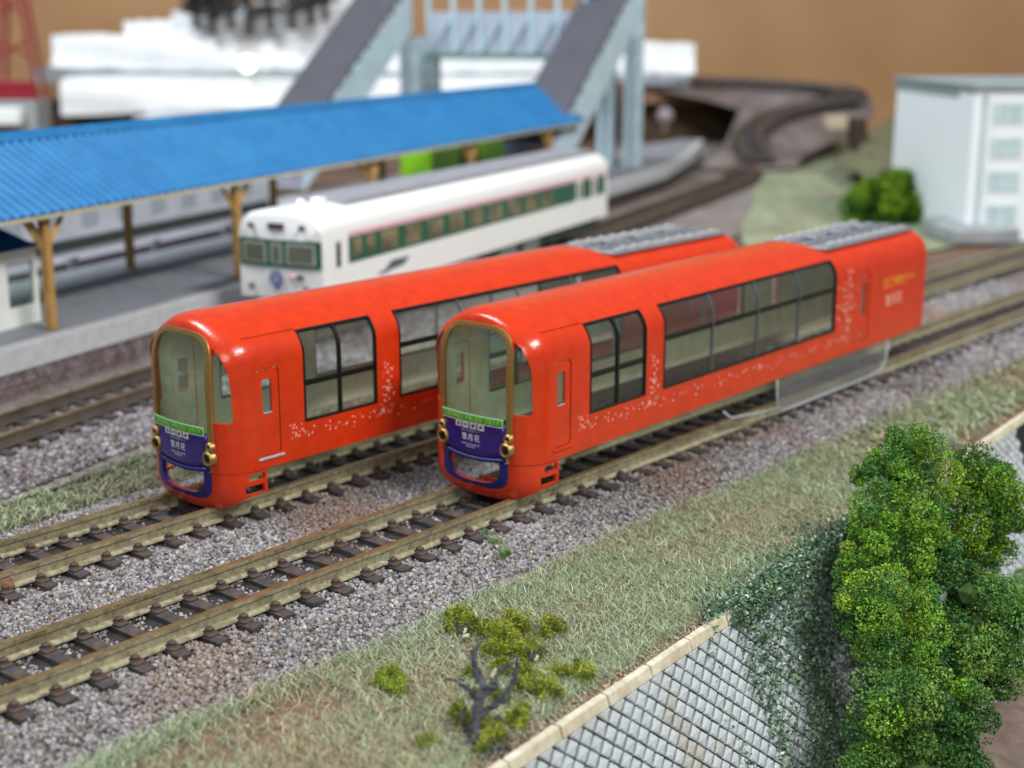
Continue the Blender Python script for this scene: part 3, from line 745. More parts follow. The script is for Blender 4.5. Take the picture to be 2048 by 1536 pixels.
def stone_variant(k):
    r = random.Random(k); m = MB(); P = [(SW, 0), (0, SH), (-SW, 0), (0, -SH)]
    g = .875; ring0 = []
    for a, b in P:
        e1 = (a/SW+b/SH)/2*.91; e2 = (b/SH-a/SW)/2; ring0.append(Vector(((e1-e2)*SW*g+r.uniform(-.06, .06), (e1+e2)*SH*g+r.uniform(-.06, .06), -.3)))
    ring1 = [v+Vector((0, 0, .26)) for v in ring0]; ring2 = [Vector((v.x*.76, v.y*.76, .07+r.uniform(-.06, .09))) for v in ring0]
    c = Vector((r.uniform(-.2, .2), r.uniform(-.2, .2), .15+r.uniform(0, .07)))
    V = ring0+ring1+ring2+[c]; F = []
    for i in range(4):
        j = (i+1) % 4; F += [(i, j, 4+j, 4+i), (4+i, 4+j, 8+j, 8+i), (8+i, 8+j, 12)]
    m.add(V, F); return m
# orientation matrix mapping stone local (x: along, y: down, z: out)
SMAT = Matrix(((WT.x, WD.x, WN.x), (WT.y, WD.y, WN.y), (WT.z, WD.z, WN.z)))
svar = []
for k in range(6):
    for m_ in (M_STONE, M_STONEB):
        svar.append(stone_variant(k).mesh('stone', m_))
def frame_xy(p):
    v = p-CP; zz = v.dot(fw); return 512+1430.8*v.dot(rt)/zz, 384-1430.8*v.dot(up)/zz, zz
cand = []
for i in range(-80, 120):
    for j in range(-80, 80):
        t = (i-j)*SW; d = (i+j)*SH+1.6
        if 1.3 < d < 36 and -60 < t < 110:
            p = wp(t, d); u_, v_, zz = frame_xy(p)
            vis = -15 < u_ < 1040 and -15 < v_ < 785; cand.append(((0 if vis else 1), (1 if t > 26 else 0), zz, t, d, i, j))
cand.sort()
rest = MB()
for idx, (a_, b_, zz, t, d, i, j) in enumerate(cand):
    r = random.Random(i*131+j); stain = (abs(t-(-8+d*.25)) < 1.3 and d > 4) or r.random() < .03
    if idx < 298 and a_ == 0:
        me = svar[r.randrange(6)*2+(1 if stain else 0)]; o = link('stone', me, wall)
        M4 = SMAT.to_4x4() @ Matrix.Rotation(math.pi*r.randrange(2)+r.uniform(-.04, .04), 4, 'Z')
        M4.translation = wp(t, d)-wl; o.matrix_local = M4
    elif a_ == 0 or (0 < t < 110):
        sv = stone_variant(r.randrange(6)); rest.mi = 1 if stain else 0
        rest.add([SMAT @ Vector(v)+wp(t, d)-wl for v in sv.V], sv.F)
tag(rest.obj('stones', [M_STONE, M_STONEB], wall), kind='stuff')
M_COPE = mat('coping_concrete', '#c9c6b0', rough=.75, var=.12, vscale=1.0, c2='#a08a64', c2scale=.3, c2amt=.5, bump=.2)
k = 0; t = -108.6
while t < 300:
    L_ = 8.3; m = MB()
    # a block 1.25 high, 1.7 deep, standing slightly proud of the stones
    A = [wp(t+.1, -.05, .45), wp(t+L_-.1, -.05, .45), wp(t+L_-.1, 1.22, .45), wp(t+.1, 1.22, .45)]
    B = [p+Vector((0, .85, 0))+Vector((0, 0, .02)) for p in A[:2]]+[p+Vector((0, .8, 0)) for p in A[2:]]
    V = [p-wl+Vector((0, random.uniform(-.05, .05), 0)) for p in A+B]
    m.add(V, [(0, 1, 2, 3), (4, 7, 6, 5), (0, 4, 5, 1), (3, 2, 6, 7), (0, 3, 7, 4), (1, 5, 6, 2)]); m.obj('coping_stone', M_COPE, wall, bevel=.07)
    t += L_
# litter of soil and little stones along the wall top
n = 3500; x = rng.uniform(-60, 60, n); y = wall_top(x)+.4+rng.random(n)**1.5*3.4
tag(rocks('soil_litter', np.stack([x, y, -3.85+rng.uniform(0, .2, n)], 1), rng.uniform(.08, .24, n), palette(n, ['#a28f80', '#8a7565', '#b9a898', '#6d5a4c']), M_ROCK), 'brown soil crumbs along the top of the retaining wall', 'soil', kind='stuff')

# ------------------------------------------------------------------ plants
M_LEAF = mat('leaf_flock', '#888', rough=.7, var=.0, attr=True, spec=.25)
def flakes(P, nrm, size, tint, name, parent=None, m=None):
    """small bent quads scattered at P"""
    n = len(P); Rm = rand_rot(n); s = size[:, None, None]
    Q = np.array([[-1, -.6, 0], [1, -.5, .25], [.8, .7, 0], [-.7, .6, .3]])[None]*(1+rng.uniform(-.35, .35, (n, 4, 3)))*s
    V = np.einsum('nij,nkj->nki', Rm, Q)+P[:, None, :]; F = np.arange(n*4).reshape(n, 4)
    return link(name, mesh(name, V.reshape(-1, 3), F, m or M_LEAF, tint=np.repeat(tint, 4, 0)), parent)
def crown(blobs, n, leaf, cols, name, parent, sub=26, subr=.44, core='#26340f', wts=None, spread=.16):
    """blobs: (centre, radius). leaf flakes on little lumps spread over each blob; the lumps leave gaps"""
    vol = np.array([b[1]**2 for b in blobs]); P = []; T = []
    colsL = np.array([lin(c) for c in cols])
    for (c, r), v in zip(blobs, vol):
        k = int(n*v/vol.sum()); sc_ = rng.normal(size=(sub, 3)); sc_ /= np.linalg.norm(sc_, axis=1)[:, None]
        sc_ = np.array(c)+sc_*r*rng.uniform(.62, .95, (sub, 1)); sr = r*subr*rng.uniform(.6, 1.25, sub)
        lump_col = colsL[rng.choice(len(cols), sub, p=wts)]
        i = rng.integers(0, sub, k); d = rng.normal(size=(k, 3)); d /= np.linalg.norm(d, axis=1)[:, None]
        rad = sr[i]*(1+rng.normal(0, spread, k)); P.append(sc_[i]+d*rad[:, None]); T.append(lump_col[i]*rng.uniform(.65, 1.35, (k, 1)))
    P = np.concatenate(P); T = np.concatenate(T)
    o = flakes(P, None, leaf*rng.uniform(.6, 1.3, len(P)), T, name, parent)
    return o
def filler(blobs, name, parent, colr, f=.38):
    m = MB()
    for c, r in blobs:
        V = IV*r*f*(1+rng.uniform(-.12, .12, (len(IV), 1)))+np.array(c); m.add(V, IF.tolist())
    return m.obj(name, mat('foliage_heart', colr, rough=.9, var=.3, vscale=1), parent, smooth=False)
def foliage_tree(label, base, trunkpath, blobs, n, leaf, cols, wts=None, group=None, cat='tree', name='foliage_tree', sub=26, subr=.34, tr=1.2):
    t = empty(name, base, 0, label, cat, group); b = Vector(base)
    m = MB()
    if trunkpath:
        P = [Vector(p)-b for p in trunkpath]; m.tube(P, [tr*(1-.6*i/(len(P)-1)) for i in range(len(P))], 7)
        for c, r in blobs[:5]:
            q = P[-1]*.45+P[len(P)//2]*.55; cc = Vector(c)-b; m.tube([q, q*.5+cc*.5+Vector((0, 0, -.6)), cc], [tr*.4, tr*.28, tr*.12], 5)
        m.obj('trunk', mat('bark', '#3b3029', rough=.9, var=.3, vscale=1.5, bump=.6), t, smooth=True)
    lb = [(np.array(c)-np.array(base), r) for c, r in blobs]
    cr = crown(lb, int(n*1.25), leaf*.86, cols, 'crown', t, sub=int(sub*.5), subr=.42, wts=wts, spread=.10); tag(filler(lb, 'crown_heart', t, '#3d5a22'), kind='stuff')
    return t
def W(u_, v_, depth):
    d = fw*2861.5+rt*(u_-1024)-up*(v_-768); return CP+d*(depth/2861.5)
GR1 = ['#6a9730', '#79a336', '#588838', '#4a783c', '#93ae38', '#3a6832']
GR2 = ['#426c30', '#507a38', '#38622e', '#5c843c', '#70903e']
def Bl(u_, v_, dep, r): return (tuple(W(u_, v_, dep)), r)
foliage_tree('bright green tree clump with yellow tips, overlapping the ivy on the wall', (34, -56, -38), [(34, -56, -38), (33, -56, -28), (31, -54, -18), (30, -52.5, -12)],
    [Bl(1770, 1250, 170, 4.6), Bl(1720, 1230, 171, 3.2), Bl(1840, 1290, 170, 3.4), Bl(1760, 1190, 172, 3.2), Bl(1830, 1220, 172, 3.2), Bl(1800, 1320, 170, 2.6)], 26000, .16, GR1, [.28, .24, .16, .1, .16, .06], 'green foliage trees below the wall', sub=30)
foliage_tree('tall green tree crown rising above the wall top beside the pale road edge', (46, -58, -38), [(46, -58, -38), (44, -57, -20), (41, -55, -6), (37, -52, 2)],
    [Bl(1820, 900, 180, 3.4), Bl(1780, 945, 179, 3.0), Bl(1860, 950, 180, 3.4), Bl(1760, 1020, 177, 3.6), Bl(1830, 1030, 178, 4.2), Bl(1740, 1100, 176, 3.4), Bl(1850, 1120, 178, 4.2), Bl(1790, 1140, 177, 2.6), Bl(1718, 950, 180, 1.2), Bl(1700, 1140, 176, 2.2)], 34000, .17, GR1, [.26, .2, .2, .14, .1, .1], 'green foliage trees below the wall', sub=30)
foliage_tree('dark green round tree crown overlapping the pale road at the right edge', (44, -51, -38), [(44, -51, -38), (45, -52, -20), (47, -53, -8)],
    [Bl(1960, 985, 186, 5.0), Bl(1925, 1050, 184, 4.4), Bl(2005, 1020, 187, 3.8), Bl(1940, 940, 187, 3.0), Bl(1935, 1130, 184, 4.0), Bl(1975, 1090, 185, 3.0)], 24000, .18, ['#3d6626', '#4f7a26', '#2f5724', '#5f8a2a', '#6f9226'], None, 'green foliage trees below the wall', sub=28)
foliage_tree('soft green lower tree at the right, above the brown lower ground', (33, -60, -38), [(33, -60, -38), (33, -60, -28), (34, -60, -17)],
    [Bl(1960, 1250, 176, 5.2), Bl(1985, 1330, 174, 4.6), Bl(1925, 1340, 172, 4.4), Bl(1935, 1190, 176, 4.0), Bl(2010, 1270, 177, 3.6), Bl(1890, 1280, 174, 3.2), Bl(2000, 1350, 175, 3.0)], 22000, .2, GR2, None, 'green foliage trees below the wall')
foliage_tree('lowest green tree clump at the bottom edge of the picture', (38, -60, -38), [(38, -60, -38), (35, -59, -32), (33, -58, -26)],
    [Bl(1840, 1440, 164, 5.0), Bl(1765, 1470, 163, 4.2), Bl(1900, 1400, 165, 3.6), Bl(1900, 1500, 165, 4.2), Bl(1790, 1390, 164, 3.6), Bl(1930, 1450, 166, 3.4), Bl(1830, 1540, 163, 4.6), Bl(1730, 1540, 163, 3.4)], 26000, .19, GR2+['#6d9a24'], None, 'green foliage trees below the wall')
foliage_tree('small green shrub top at the right edge below the pale road', (88, -54, -38), None,
    [Bl(2060, 1190, 215, 3.5), Bl(2030, 1210, 214, 2.6)], 3000, .24, GR2, None, None, cat='shrub', name='shrub')
foliage_tree('green bush standing in front of the white building', (322, 96, -3), [(322, 96, -3), (322, 96, 2)],
    [((316, 100, 3), 8), ((322, 94, 5.5), 9), ((331, 90, 5), 9), ((326, 97, 1), 9), ((313, 104, 0), 7), ((336, 84, 0), 7)], 9000, .8, ['#5b8a1e', '#4a7822', '#39621f', '#7a9c22'], None, None, cat='bush', name='bush')
# ivy over the wall
n = 70000; t = rng.uniform(0, 120, n); d = rng.uniform(-6, 34, n)
dens = np.clip(noise2(t, d*.35, .45, 21)*.8+.2+np.clip((t-9)/15, 0, .85)-np.clip((d-6)/34, 0, .4), 0, 1)
strand = (np.abs(((t+2*np.sin(d*.25)+d*.12) % 8.2)-4) < .9) & (t > 2) & (d < 30)
dens = np.where(strand, np.maximum(dens, .55), dens); dens = np.where(t < 6-d*.1, dens*np.clip((t-1.5)/5, 0, 1), dens)
dens = np.where(t > 64, dens*np.clip((74-t)/10, 0, 1), dens)
dens = np.where(d < 0, np.clip(1.1-np.abs(d)/5.5, 0, 1)*np.clip((t-2-(-d)*1.0)/3, 0, 1)*np.clip((46-t)/14, 0, 1)*1.2, dens)
dens = np.where((np.abs(d) < 2.2) & (t > 8) & (t < 60), np.maximum(dens, .9*np.clip((t-8)/4, 0, 1)), dens)
k_ = rng.random(n) < dens*.95; t, d = t[k_], d[k_]
up_ = d < 0
P = np.where(up_[:, None], np.array([list(wp(a, 0, .3)) for a in t])+np.stack([-.0*d, -d*.95, rng.uniform(.1, 1.2, len(t))], 1), np.array([list(wp(a, max(b, 0), .35)) for a, b in zip(t, d)])+np.array(WN)*rng.uniform(0, 1.1, len(t))[:, None]*np.clip(1.0-d/60, .3, 1)[:, None])
n2 = 11000; t2 = rng.uniform(7.5, 62, n2); u2 = rng.uniform(-1.4, 1.8, n2); kk = rng.random(n2) < np.clip((t2-7.5)/3.5, 0, 1)*np.clip((66-t2)/8, 0, 1); t2, u2 = t2[kk], u2[kk]
P2 = np.array([list(wp(a, max(b, -.1), .55)) for a, b in zip(t2, u2)])+np.array(WN)*rng.uniform(0, .7, len(t2))[:, None]+np.stack([0*t2, np.clip(-u2, 0, 2)*1.1, rng.uniform(.1, .7, len(t2))], 1)
P = np.concatenate([P, P2]); t = np.concatenate([t, t2])
tint = palette(len(t), ['#486a56', '#587a62', '#345442', '#7c987e', '#b0c2a8', '#66845f', '#7a8a5c'], [.2, .22, .12, .16, .12, .12, .06])
ivy = empty('ivy', (20, -40, -3.9), 0, 'dark green ivy spilling over the coping and down the stone wall', 'ivy')
o = flakes(P-np.array([20, -40, -3.9]), None, .24*rng.uniform(.6, 1.3, len(t)), tint, 'ivy_leaves', ivy); o['kind'] = 'stuff'
# mossy tufts of yellow green foam around the dead tree
MOSS = ['#7f8a26', '#6f7c22', '#919c36', '#556420', '#a0a744']
def gp(u_, v_, z=-3.5):
    d = fw*2861.5+rt*(u_-1024)-up*(v_-768); t_ = (z-CP.z)/d.z; return CP+d*t_
def moss(label, pts, n, cols=MOSS, leaf=.13, group='yellow green moss tufts on the grass'):
    pts = [(u_, v_, r*1.22) for u_, v_, r in pts]; b = [(tuple(gp(u_, v_, -3.3)+Vector((0, 0, r*.3))), r) for u_, v_, r in pts]
    base = gp(pts[0][0], pts[0][1], -3.7); t = empty('moss_tuft', base, 0, label, 'moss', group)
    lb = [(np.array(c)-np.array(base), r) for c, r in b]; crown(lb, int(n*2.1), leaf*.68, cols, 'moss_fibre', t, sub=22, subr=.4, spread=.34)
    return t
moss('broad yellow green moss patch behind the dead tree, largest of the tufts', [(1010, 1290, 1.5), (1045, 1270, 1.4), (1060, 1310, 1.3), (990, 1310, 1.2), (1025, 1250, 1.0), (980, 1270, 1.0), (1000, 1345, .9)], 9000)
moss('low dark green moss around the foot of the dead tree', [(935, 1450, .9), (915, 1430, .7), (955, 1395, .6), (1000, 1400, .7), (940, 1350, .6)], 3600, ['#66762a', '#566a28', '#7c8634'])
moss('moss tuft up and left of the dead tree', [(915, 1240, 1.1), (940, 1262, 1.1), (905, 1262, .7)], 3000)
moss('moss tuft at the upper right of the dead tree', [(1105, 1262, 1.1), (1090, 1275, .7)], 1900)
moss('moss tuft right of the dead tree, near the coping', [(1060, 1375, 1.3), (1100, 1390, 1.1), (1115, 1350, .9), (1045, 1345, .8)], 3600)
moss('small moss tuft touching the coping, right of the others', [(1165, 1345, 1.0), (1175, 1358, .6)], 1700)
moss('moss tuft at the foot of the dead tree, beside the coping', [(975, 1480, 1.1), (990, 1462, .8), (965, 1500, .7)], 2600)
moss('moss tuft right of the dead tree stump and above the coping', [(1030, 1445, .9), (1045, 1430, .7)], 1900)
moss('isolated moss tuft on the grass left of the dead tree', [(780, 1370, 1.2), (795, 1385, .8)], 2600, ['#7f9433', '#6c8830', '#93a43a'])
moss('faint moss tuft at the bottom, left of the stump', [(855, 1490, .7)], 700, ['#8a9a50', '#7c8c40'])
moss('upright green tuft growing at the ballast edge', [(980, 1082, .9), (990, 1100, .9), (1005, 1120, .9), (978, 1108, .6)], 3200, ['#8a9a2e', '#6d8a30', '#3f6a4a', '#5a7c3a'])
# dead tree with torn branches
db = gp(965, 1500, -3.9); dt = empty('dead_tree', db, 0, 'dark grey dead tree stump with torn bare branches in front of the moss', 'tree stump')
def rough_tube(P, rs, n=9, seed=0):
    P = [Vector(p) for p in P]; Q, q = [], []
    for i in range(len(P)-1):
        for k in range(4): Q.append(P[i].lerp(P[i+1], k/4)); q.append(rs[i]*(1-k/4)+rs[i+1]*k/4)
    Q.append(P[-1]); q.append(rs[-1]); m = MB(); m.tube(Q, [a*.64 for a in q], n); r = random.Random(seed)
    m.V = [(x+r.uniform(-.16, .16), y+r.uniform(-.16, .16), z+r.uniform(-.16, .16)) for x, y, z in m.V]; return m
def lp(u_, v_, dep_off=0):
    # a point standing in the vertical plane of the stump, facing the viewer
    dep = (db-CP).dot(fw)+dep_off; return W(u_, v_, dep)-db
M_BARK = mat('dead_bark', '#565a64', rough=.75, var=.35, vscale=2, c2='#35312f', c2scale=1.0, c2amt=.8, bump=.8, bscale=5)
rough_tube([lp(960, 1500), lp(950, 1455), lp(955, 1410), lp(975, 1375)], [1.1, .8, .65, .45], 10, 1).obj('trunk', M_BARK, dt)
for i, (pts, rs) in enumerate([([(955, 1410), (965, 1370), (950, 1335), (948, 1305), (965, 1275)], [.8, .6, .55, .4, .08]), ([(970, 1385), (990, 1370), (985, 1350), (1000, 1338), (1035, 1325)], [.8, .6, .5, .25, .1]),
    ([(960, 1430), (990, 1410), (1015, 1385), (1030, 1355), (1036, 1325)], [.7, .45, .42, .38, .08]), ([(955, 1400), (935, 1375), (905, 1360), (890, 1358)], [.5, .3, .2, .1]), ([(950, 1470), (985, 1445), (1000, 1430)], [.6, .4, .2]), ([(940, 1470), (925, 1440), (930, 1410)], [.5, .35, .15])]):
    rough_tube([lp(u_, v_, .3*i) for u_, v_ in pts], rs, 7, i+5).obj('branch', M_BARK, dt)
_r = rocks('root_soil', np.stack([rng.normal(0, .9, 260), rng.normal(0, .8, 260), np.abs(rng.normal(0, .45, 260))+.1], 1), rng.uniform(.15, .5, 260), palette(260, ['#3c3836', '#5a5450', '#4a4e58', '#6e6258']), M_ROCK); _r.parent = dt; _r['kind'] = 'stuff'
rough_tube([lp(985, 1352, -.5), lp(990, 1340, -.5)], [.28, .2], 6, 3).obj('torn_wood', mat('pale_wood', '#d8cfa8', rough=.8), dt)
for lab, (u_, v_), s in (('grey torn twig at the left of the moss', (925, 1258), 1), ('dark twig with a pale broken end right of the dead tree', (1068, 1312), .8)):
    q = gp(u_, v_, -2.6); t_ = empty('broken_twig', q, 0, lab, 'twig', 'broken twigs in the moss')
    rough_tube([(0, 0, -.6), (-.5*s, .3, .3), (-.9*s, .5, 1.2)], [.3*s, .22*s, .05], 6, 2).obj('twig', M_BARK, t_); rough_tube([(0, 0, -.3), (.7*s, -.3, .3), (1.2*s, -.5, .5)], [.28*s, .2*s, .05], 6, 3).obj('twig', M_BARK, t_)
    rough_tube([(.1, -.2, -.5), (.2, -.3, 0)], [.2*s, .12*s], 6, 3).obj('torn_wood', MATS['pale_wood'], t_)
for i, (lab, u_, v_, r_) in enumerate([('small flat grey stone on the moss above the dead tree', 1012, 1252, .45), ('small grey stone beside the torn twig', 932, 1272, .5), ('little pale chip left of the dead tree', 905, 1292, .3), ('round pale stone in the moss right of the dead tree', 1090, 1345, .42), ('white speck of stone beside the second track', 122, 1030, .35)]):
    q = gp(u_, v_, -2.9); Vv = IV*r_*(1+rng.uniform(-.2, .2, (12, 1)))*np.array([1, .8, .5]); me = mesh('pebble', Vv, IF.tolist(), mat('pale_pebble', '#a7a29c', rough=.8)); o = link('pebble', me, None, q); tag(o, lab, 'stone')

# ------------------------------------------------------------------ station frame: a along the platform, b away from it
AZ = R(17.5); OX, OY = 7.5, 108.8
def SP(a, b, z=0): return (OX+a*math.cos(AZ)-b*math.sin(AZ), OY+a*math.sin(AZ)+b*math.cos(AZ), z)
def st_empty(name, a, b, z, label, cat, group=None): return empty(name, SP(a, b, z), AZ, label, cat, group)
M_PLAT = mat('platform_asphalt', '#8b9098', rough=.85, var=.08, vscale=.3, c2='#6f747c', c2scale=.05)
M_PEDGE = mat('platform_edge', '#b9bcc0', rough=.8, var=.08, vscale=.5)
pf = empty('platform', (0, 0, 0), 0, 'long grey station platform with a pale edge under the blue canopy', 'platform')
EDGE = [(-120, 66), (-60, 86), (2, 103.2), (34, 112.2), (75, 124.5), (140, 143), (220, 166), (284, 185), (350, 206), (420, 240), (475, 272)]
BACK = [(x-15, y+46) for x, y in EDGE[:-2]]+[(EDGE[-2][0]-5, EDGE[-2][1]+32), (EDGE[-1][0]-2, EDGE[-1][1]+12)]
def off(e, d): return (e[0]-d*math.sin(AZ), e[1]+d*math.cos(AZ))
def ribbon(pa, pb, z0, z1, m, name, par, bev=0):
    q = MB(); n = len(pa); V = [(x, y, z) for z in (z0, z1) for P in (pa, pb) for x, y in P]
    F = []
    for i in range(n-1): F += [(2*n+i, 2*n+i+1, 3*n+i+1, 3*n+i), (i, i+1, 2*n+i+1, 2*n+i), (n+i, 3*n+i, 3*n+i+1, n+i+1)]
    F += [(0, 2*n, 3*n, n), (n-1, 2*n-1, 4*n-1, 3*n-1)]; q.add(V, F); return q.obj(name, m, par, bevel=bev)
ribbon([off(e, 3.2) for e in EDGE], BACK, -3.8, 5.9, M_PLAT, 'platform_surface', pf)
ribbon(EDGE, [off(e, 3.15) for e in EDGE], 1.6, 6.0, M_PEDGE, 'platform_kerb', pf, .15)
ribbon([off(e, .9) for e in EDGE], [off(e, 3.1) for e in EDGE], -3.8, 1.6, mat('platform_wall', '#3a3230', rough=.9, var=.2, vscale=.3), 'platform_wall', pf)
M_BRK = mat('platform_brick', '#7d7276', rough=.85, var=.35, vscale=.6, c2='#5f4a44', c2scale=.2, c2amt=.7, bump=.4)
q = MB()
for (xa, ya), (xb, yb) in zip([off(e, .9) for e in EDGE], [off(e, .9) for e in EDGE][1:]):
    L_ = math.hypot(xb-xa, yb-ya); an = math.atan2(yb-ya, xb-xa)
    if xa > 200: break
    for r_ in range(4):
        k = 0; tt = -.9*(r_ % 2)
        while tt < L_-.5:
            j = random.uniform(-.12, .12); q.box(tt+.08, min(tt+1.75, L_), -.35+j, .1, -3.6+r_*1.3+.08, -3.6+r_*1.3+1.2, an, (xa, ya, 0)); tt += 1.85
tag(q.obj('bricks', M_BRK, pf), kind='stuff')
sheet('station_ground', [SP(-150, 48)[:2], SP(330, 48)[:2], SP(330, 135)[:2], SP(-150, 135)[:2]], -3.4, mat('station_ground_mat', '#4c3c30', rough=.95, var=.25, vscale=.2, c2='#6b5a48', c2scale=.03))
# canopy
M_BLUE = mat('blue_roof', '#1668a0', rough=.55, var=.1, vscale=.25, c2='#2a78a8', c2scale=.06, c2amt=.5)
M_WOOD = mat('post_wood', '#b08a50', rough=.7, var=.15, vscale=.6)
cn = st_empty('platform_canopy', 0, 0, 6, 'long platform canopy with a blue corrugated roof on wooden posts', 'canopy')
Ln = 288; cn_z0, cn_h, cn_w = 22.0, 12.0, 19.0
def roof_sheet(b0, b1, z0, z1, name):
    q = MB(); xs = np.arange(-150, Ln+.01, .65); G = []
    for i, x_ in enumerate(xs):
        h = .42 if i % 4 in (0, 1) else 0.0; G.append([(x_, b0, z0+h), (x_, b1, z1+h)])
    q.grid(G); return q.obj(name, M_BLUE, cn, solid=.3)
roof_sheet(-1.6, cn_w, cn_z0, cn_z0+cn_h, 'roof_sheet'); roof_sheet(2*cn_w+1.6, cn_w, cn_z0, cn_z0+cn_h, 'roof_sheet')
q = MB(); q.prism([(cn_w-1.6, cn_z0+cn_h-.5), (cn_w, cn_z0+cn_h+1.2), (cn_w+1.6, cn_z0+cn_h-.5)], 'x', -150, Ln+.2); q.obj('ridge_cap', M_BLUE, cn)
q = MB(); q.box(-150, Ln, -1.5, -1.0, cn_z0-.9, cn_z0-.15); q.box(-150, Ln, 2*cn_w+1.0, 2*cn_w+1.5, cn_z0-.9, cn_z0-.15); q.obj('eaves_board', mat('eaves_paint', '#b9b49c', rough=.7), cn)
for row, (b_) in enumerate((1.0, 31.0)):
    for k in range(-2, 5):
        a_ = 12+61.5*k; yb = b_
        p = MB(); p.box(a_-.85, a_+.85, yb-.85, yb+.85, 0 if True else 0, 22.6 if row == 0 else 27); po = p.obj('post', M_WOOD, cn, bevel=.12)
        sgn = 1
        for s in (-1, 1):
            br = MB(); br.tube([(a_, yb, 14.6), (a_+s*5.4, yb, 21.4)], .68, 4); br.obj('brace', M_WOOD, po)
        br = MB(); br.tube([(a_, yb, 15.5), (a_, yb+7, 25 if row == 0 else 25)], .6, 4); br.obj('brace', M_WOOD, po)
        br = MB(); br.box(a_-6, a_+6, yb-.6, yb+.6, 20.9 if row == 0 else 26, 22.0 if row == 0 else 27); br.obj('beam', M_WOOD, po)
# kiosk / waiting room at the left
ki = empty('waiting_shelter', (21.5, 121.8, 6), AZ, 'white platform shelter with a blue roof and a dark window, at the left edge', 'shelter')
M_KW = mat('shelter_wall', '#dfe6e0', rough=.6, var=.06, vscale=.3)
q = MB(); q.box(-60, -1.2, 0, .8, 0, 3.7); q.box(-60, -1.2, 0, .8, 12.3, 14.2); q.box(-1.2, 0, 0, .8, 0, 14.2)
q.box(-60, -8, 0, .8, 3.7, 12.3); q.box(-60, 0, 17, 17.8, 0, 3.2); q.obj('wall', M_KW, ki)
q = MB(); q.box(-60, 2.2, -1.5, 19.5, 14.3, 14.9); q.obj('eaves', M_KW, ki, bevel=.1)
q = MB(); q.prism([(-2, 14.95), (9, 18.4), (20, 14.95)], 'x', -60, -1.5); q.obj('roof', M_BLUE, ki)
q = MB(); q.box(-8, -1.2, .3, .4, 3.7, 12.3); q.obj('window_glass', M_GLASS, ki)
q = MB(); q.box(-16, -.5, 3, 9, 0, 4.2); q.obj('bench_box', mat('dark_blue_bench', '#27415c', rough=.5), ki)

# white railcar
M_WP = mat('white_train_paint', '#f1f4f4', rough=.3, var=.02, coat=.3)
M_GP = mat('green_train_paint', '#1d5c46', rough=.35, var=.05)
M_ROOFG = mat('grey_roof_paint', '#8f9199', rough=.6, var=.08, vscale=.2)
wt = empty('white_railcar', (75.8-9.2*math.cos(R(15.3)), 94.6-9.2*math.sin(R(15.3)), 0), R(15.3), 'white railcar with a green window band and pink stripe beside the platform', 'train')
WW, WL, ZB, ZG = 20.6, 153, 6.5, 20.6
wprof = [(0, ZB), (0, 12), (0, 16), (0, ZG), (.25, 21.6), (1.0, 22.9), (2.4, 23.9), (4.6, 24.4), (7.5, 24.8), (WW/2, 24.9)]
wprof = wprof+[(WW-y_, z_) for y_, z_ in wprof[-2::-1]]
q = MB()
rows = []
for x_, k in ((0, .90), (.25, .95), (.8, .985), (2, 1.0), (WL, 1.0)):
    rows.append([(x_+ (0.9*((y_-WW/2)/(WW/2))**2 if x_ < 3 else 0), WW/2+(y_-WW/2)*(.985 if k < 1 else 1), ZB+(z_-ZB)*(1 if z_ < 20 else (1-(1-k)*.6))) for y_, z_ in wprof])
q.grid(rows); npf = len(wprof)
for base, o_ in ((0, 1), ((len(rows)-1)*npf, -1)):
    c_i = len(q.V); cx = rows[0][0][0] if o_ == 1 else WL; q.V.append((rows[0][npf//2][0] if o_ == 1 else WL, WW/2, 14)); q.F += [(base+i, base+i+1, c_i) for i in range(npf-1)]+[(base+npf-1, base, c_i)]; q.M += [0]*npf
q.obj('body', M_WP, wt, sharp=40)
q = MB(); q.box(16, WL-1.5, 4.2, WW-4.2, 24.4, 25.6); q.obj('roof_panel', M_ROOFG, wt, bevel=.5, seg=2)
q = MB(); q.box(10, 13, 6.5, 8.8, 24.2, 26.4); q.box(9.4, 10.2, 10, 12, 24.4, 26); q.obj('roof_horn', M_WP, wt, bevel=.4)
q = MB(); q.box(10.5, WL-2, -.1, .1, 13.2, 18.6); q.obj('window_band', M_GP, wt)
q = MB(); q.box(10.5, WL-2, -.16, .05, 18.75, 19.75); q.obj('pink_stripe', mat('pink_paint', '#e6b6c4', rough=.4), wt)
M_WWIN = mat('cream_window', '#8a8264', rough=.2, var=.25, vscale=.3, c2='#2f2c24', c2scale=.25, c2amt=.85)
for k in range(11):
    x_ = 12+k*(5.6 if k < 2 else 0)+(0 if k < 2 else 11.5+(k-2)*10.4)
    wd = 3.6 if k < 2 else 7.0
    if x_+wd > WL-30: break
    q = MB(); q.box(x_, x_+wd, -.16, .02, 13.9 if k > 1 else 14.4, 18.2); q.obj('window', M_WWIN, wt, bevel=.1)
for x_ in (WL-23, WL-12):
    q = MB(); q.box(x_, x_+3.6, -.2, .05, 8, 19); q.obj('door', M_WP, wt, bevel=.1); q = MB(); q.box(x_+.9, x_+2.6, -.26, 0, 13.5, 18); q.obj('door_window', M_WWIN, wt)
q = MB(); q.box(4.2, 8.6, -.14, .05, 7.0, 19.6); q.obj('cab_door', M_WP, wt, bevel=.12)
q = MB(); q.box(5.6, 7.2, -.2, .05, 13.0, 18.2); q.obj('door_window', M_HOLE, wt)
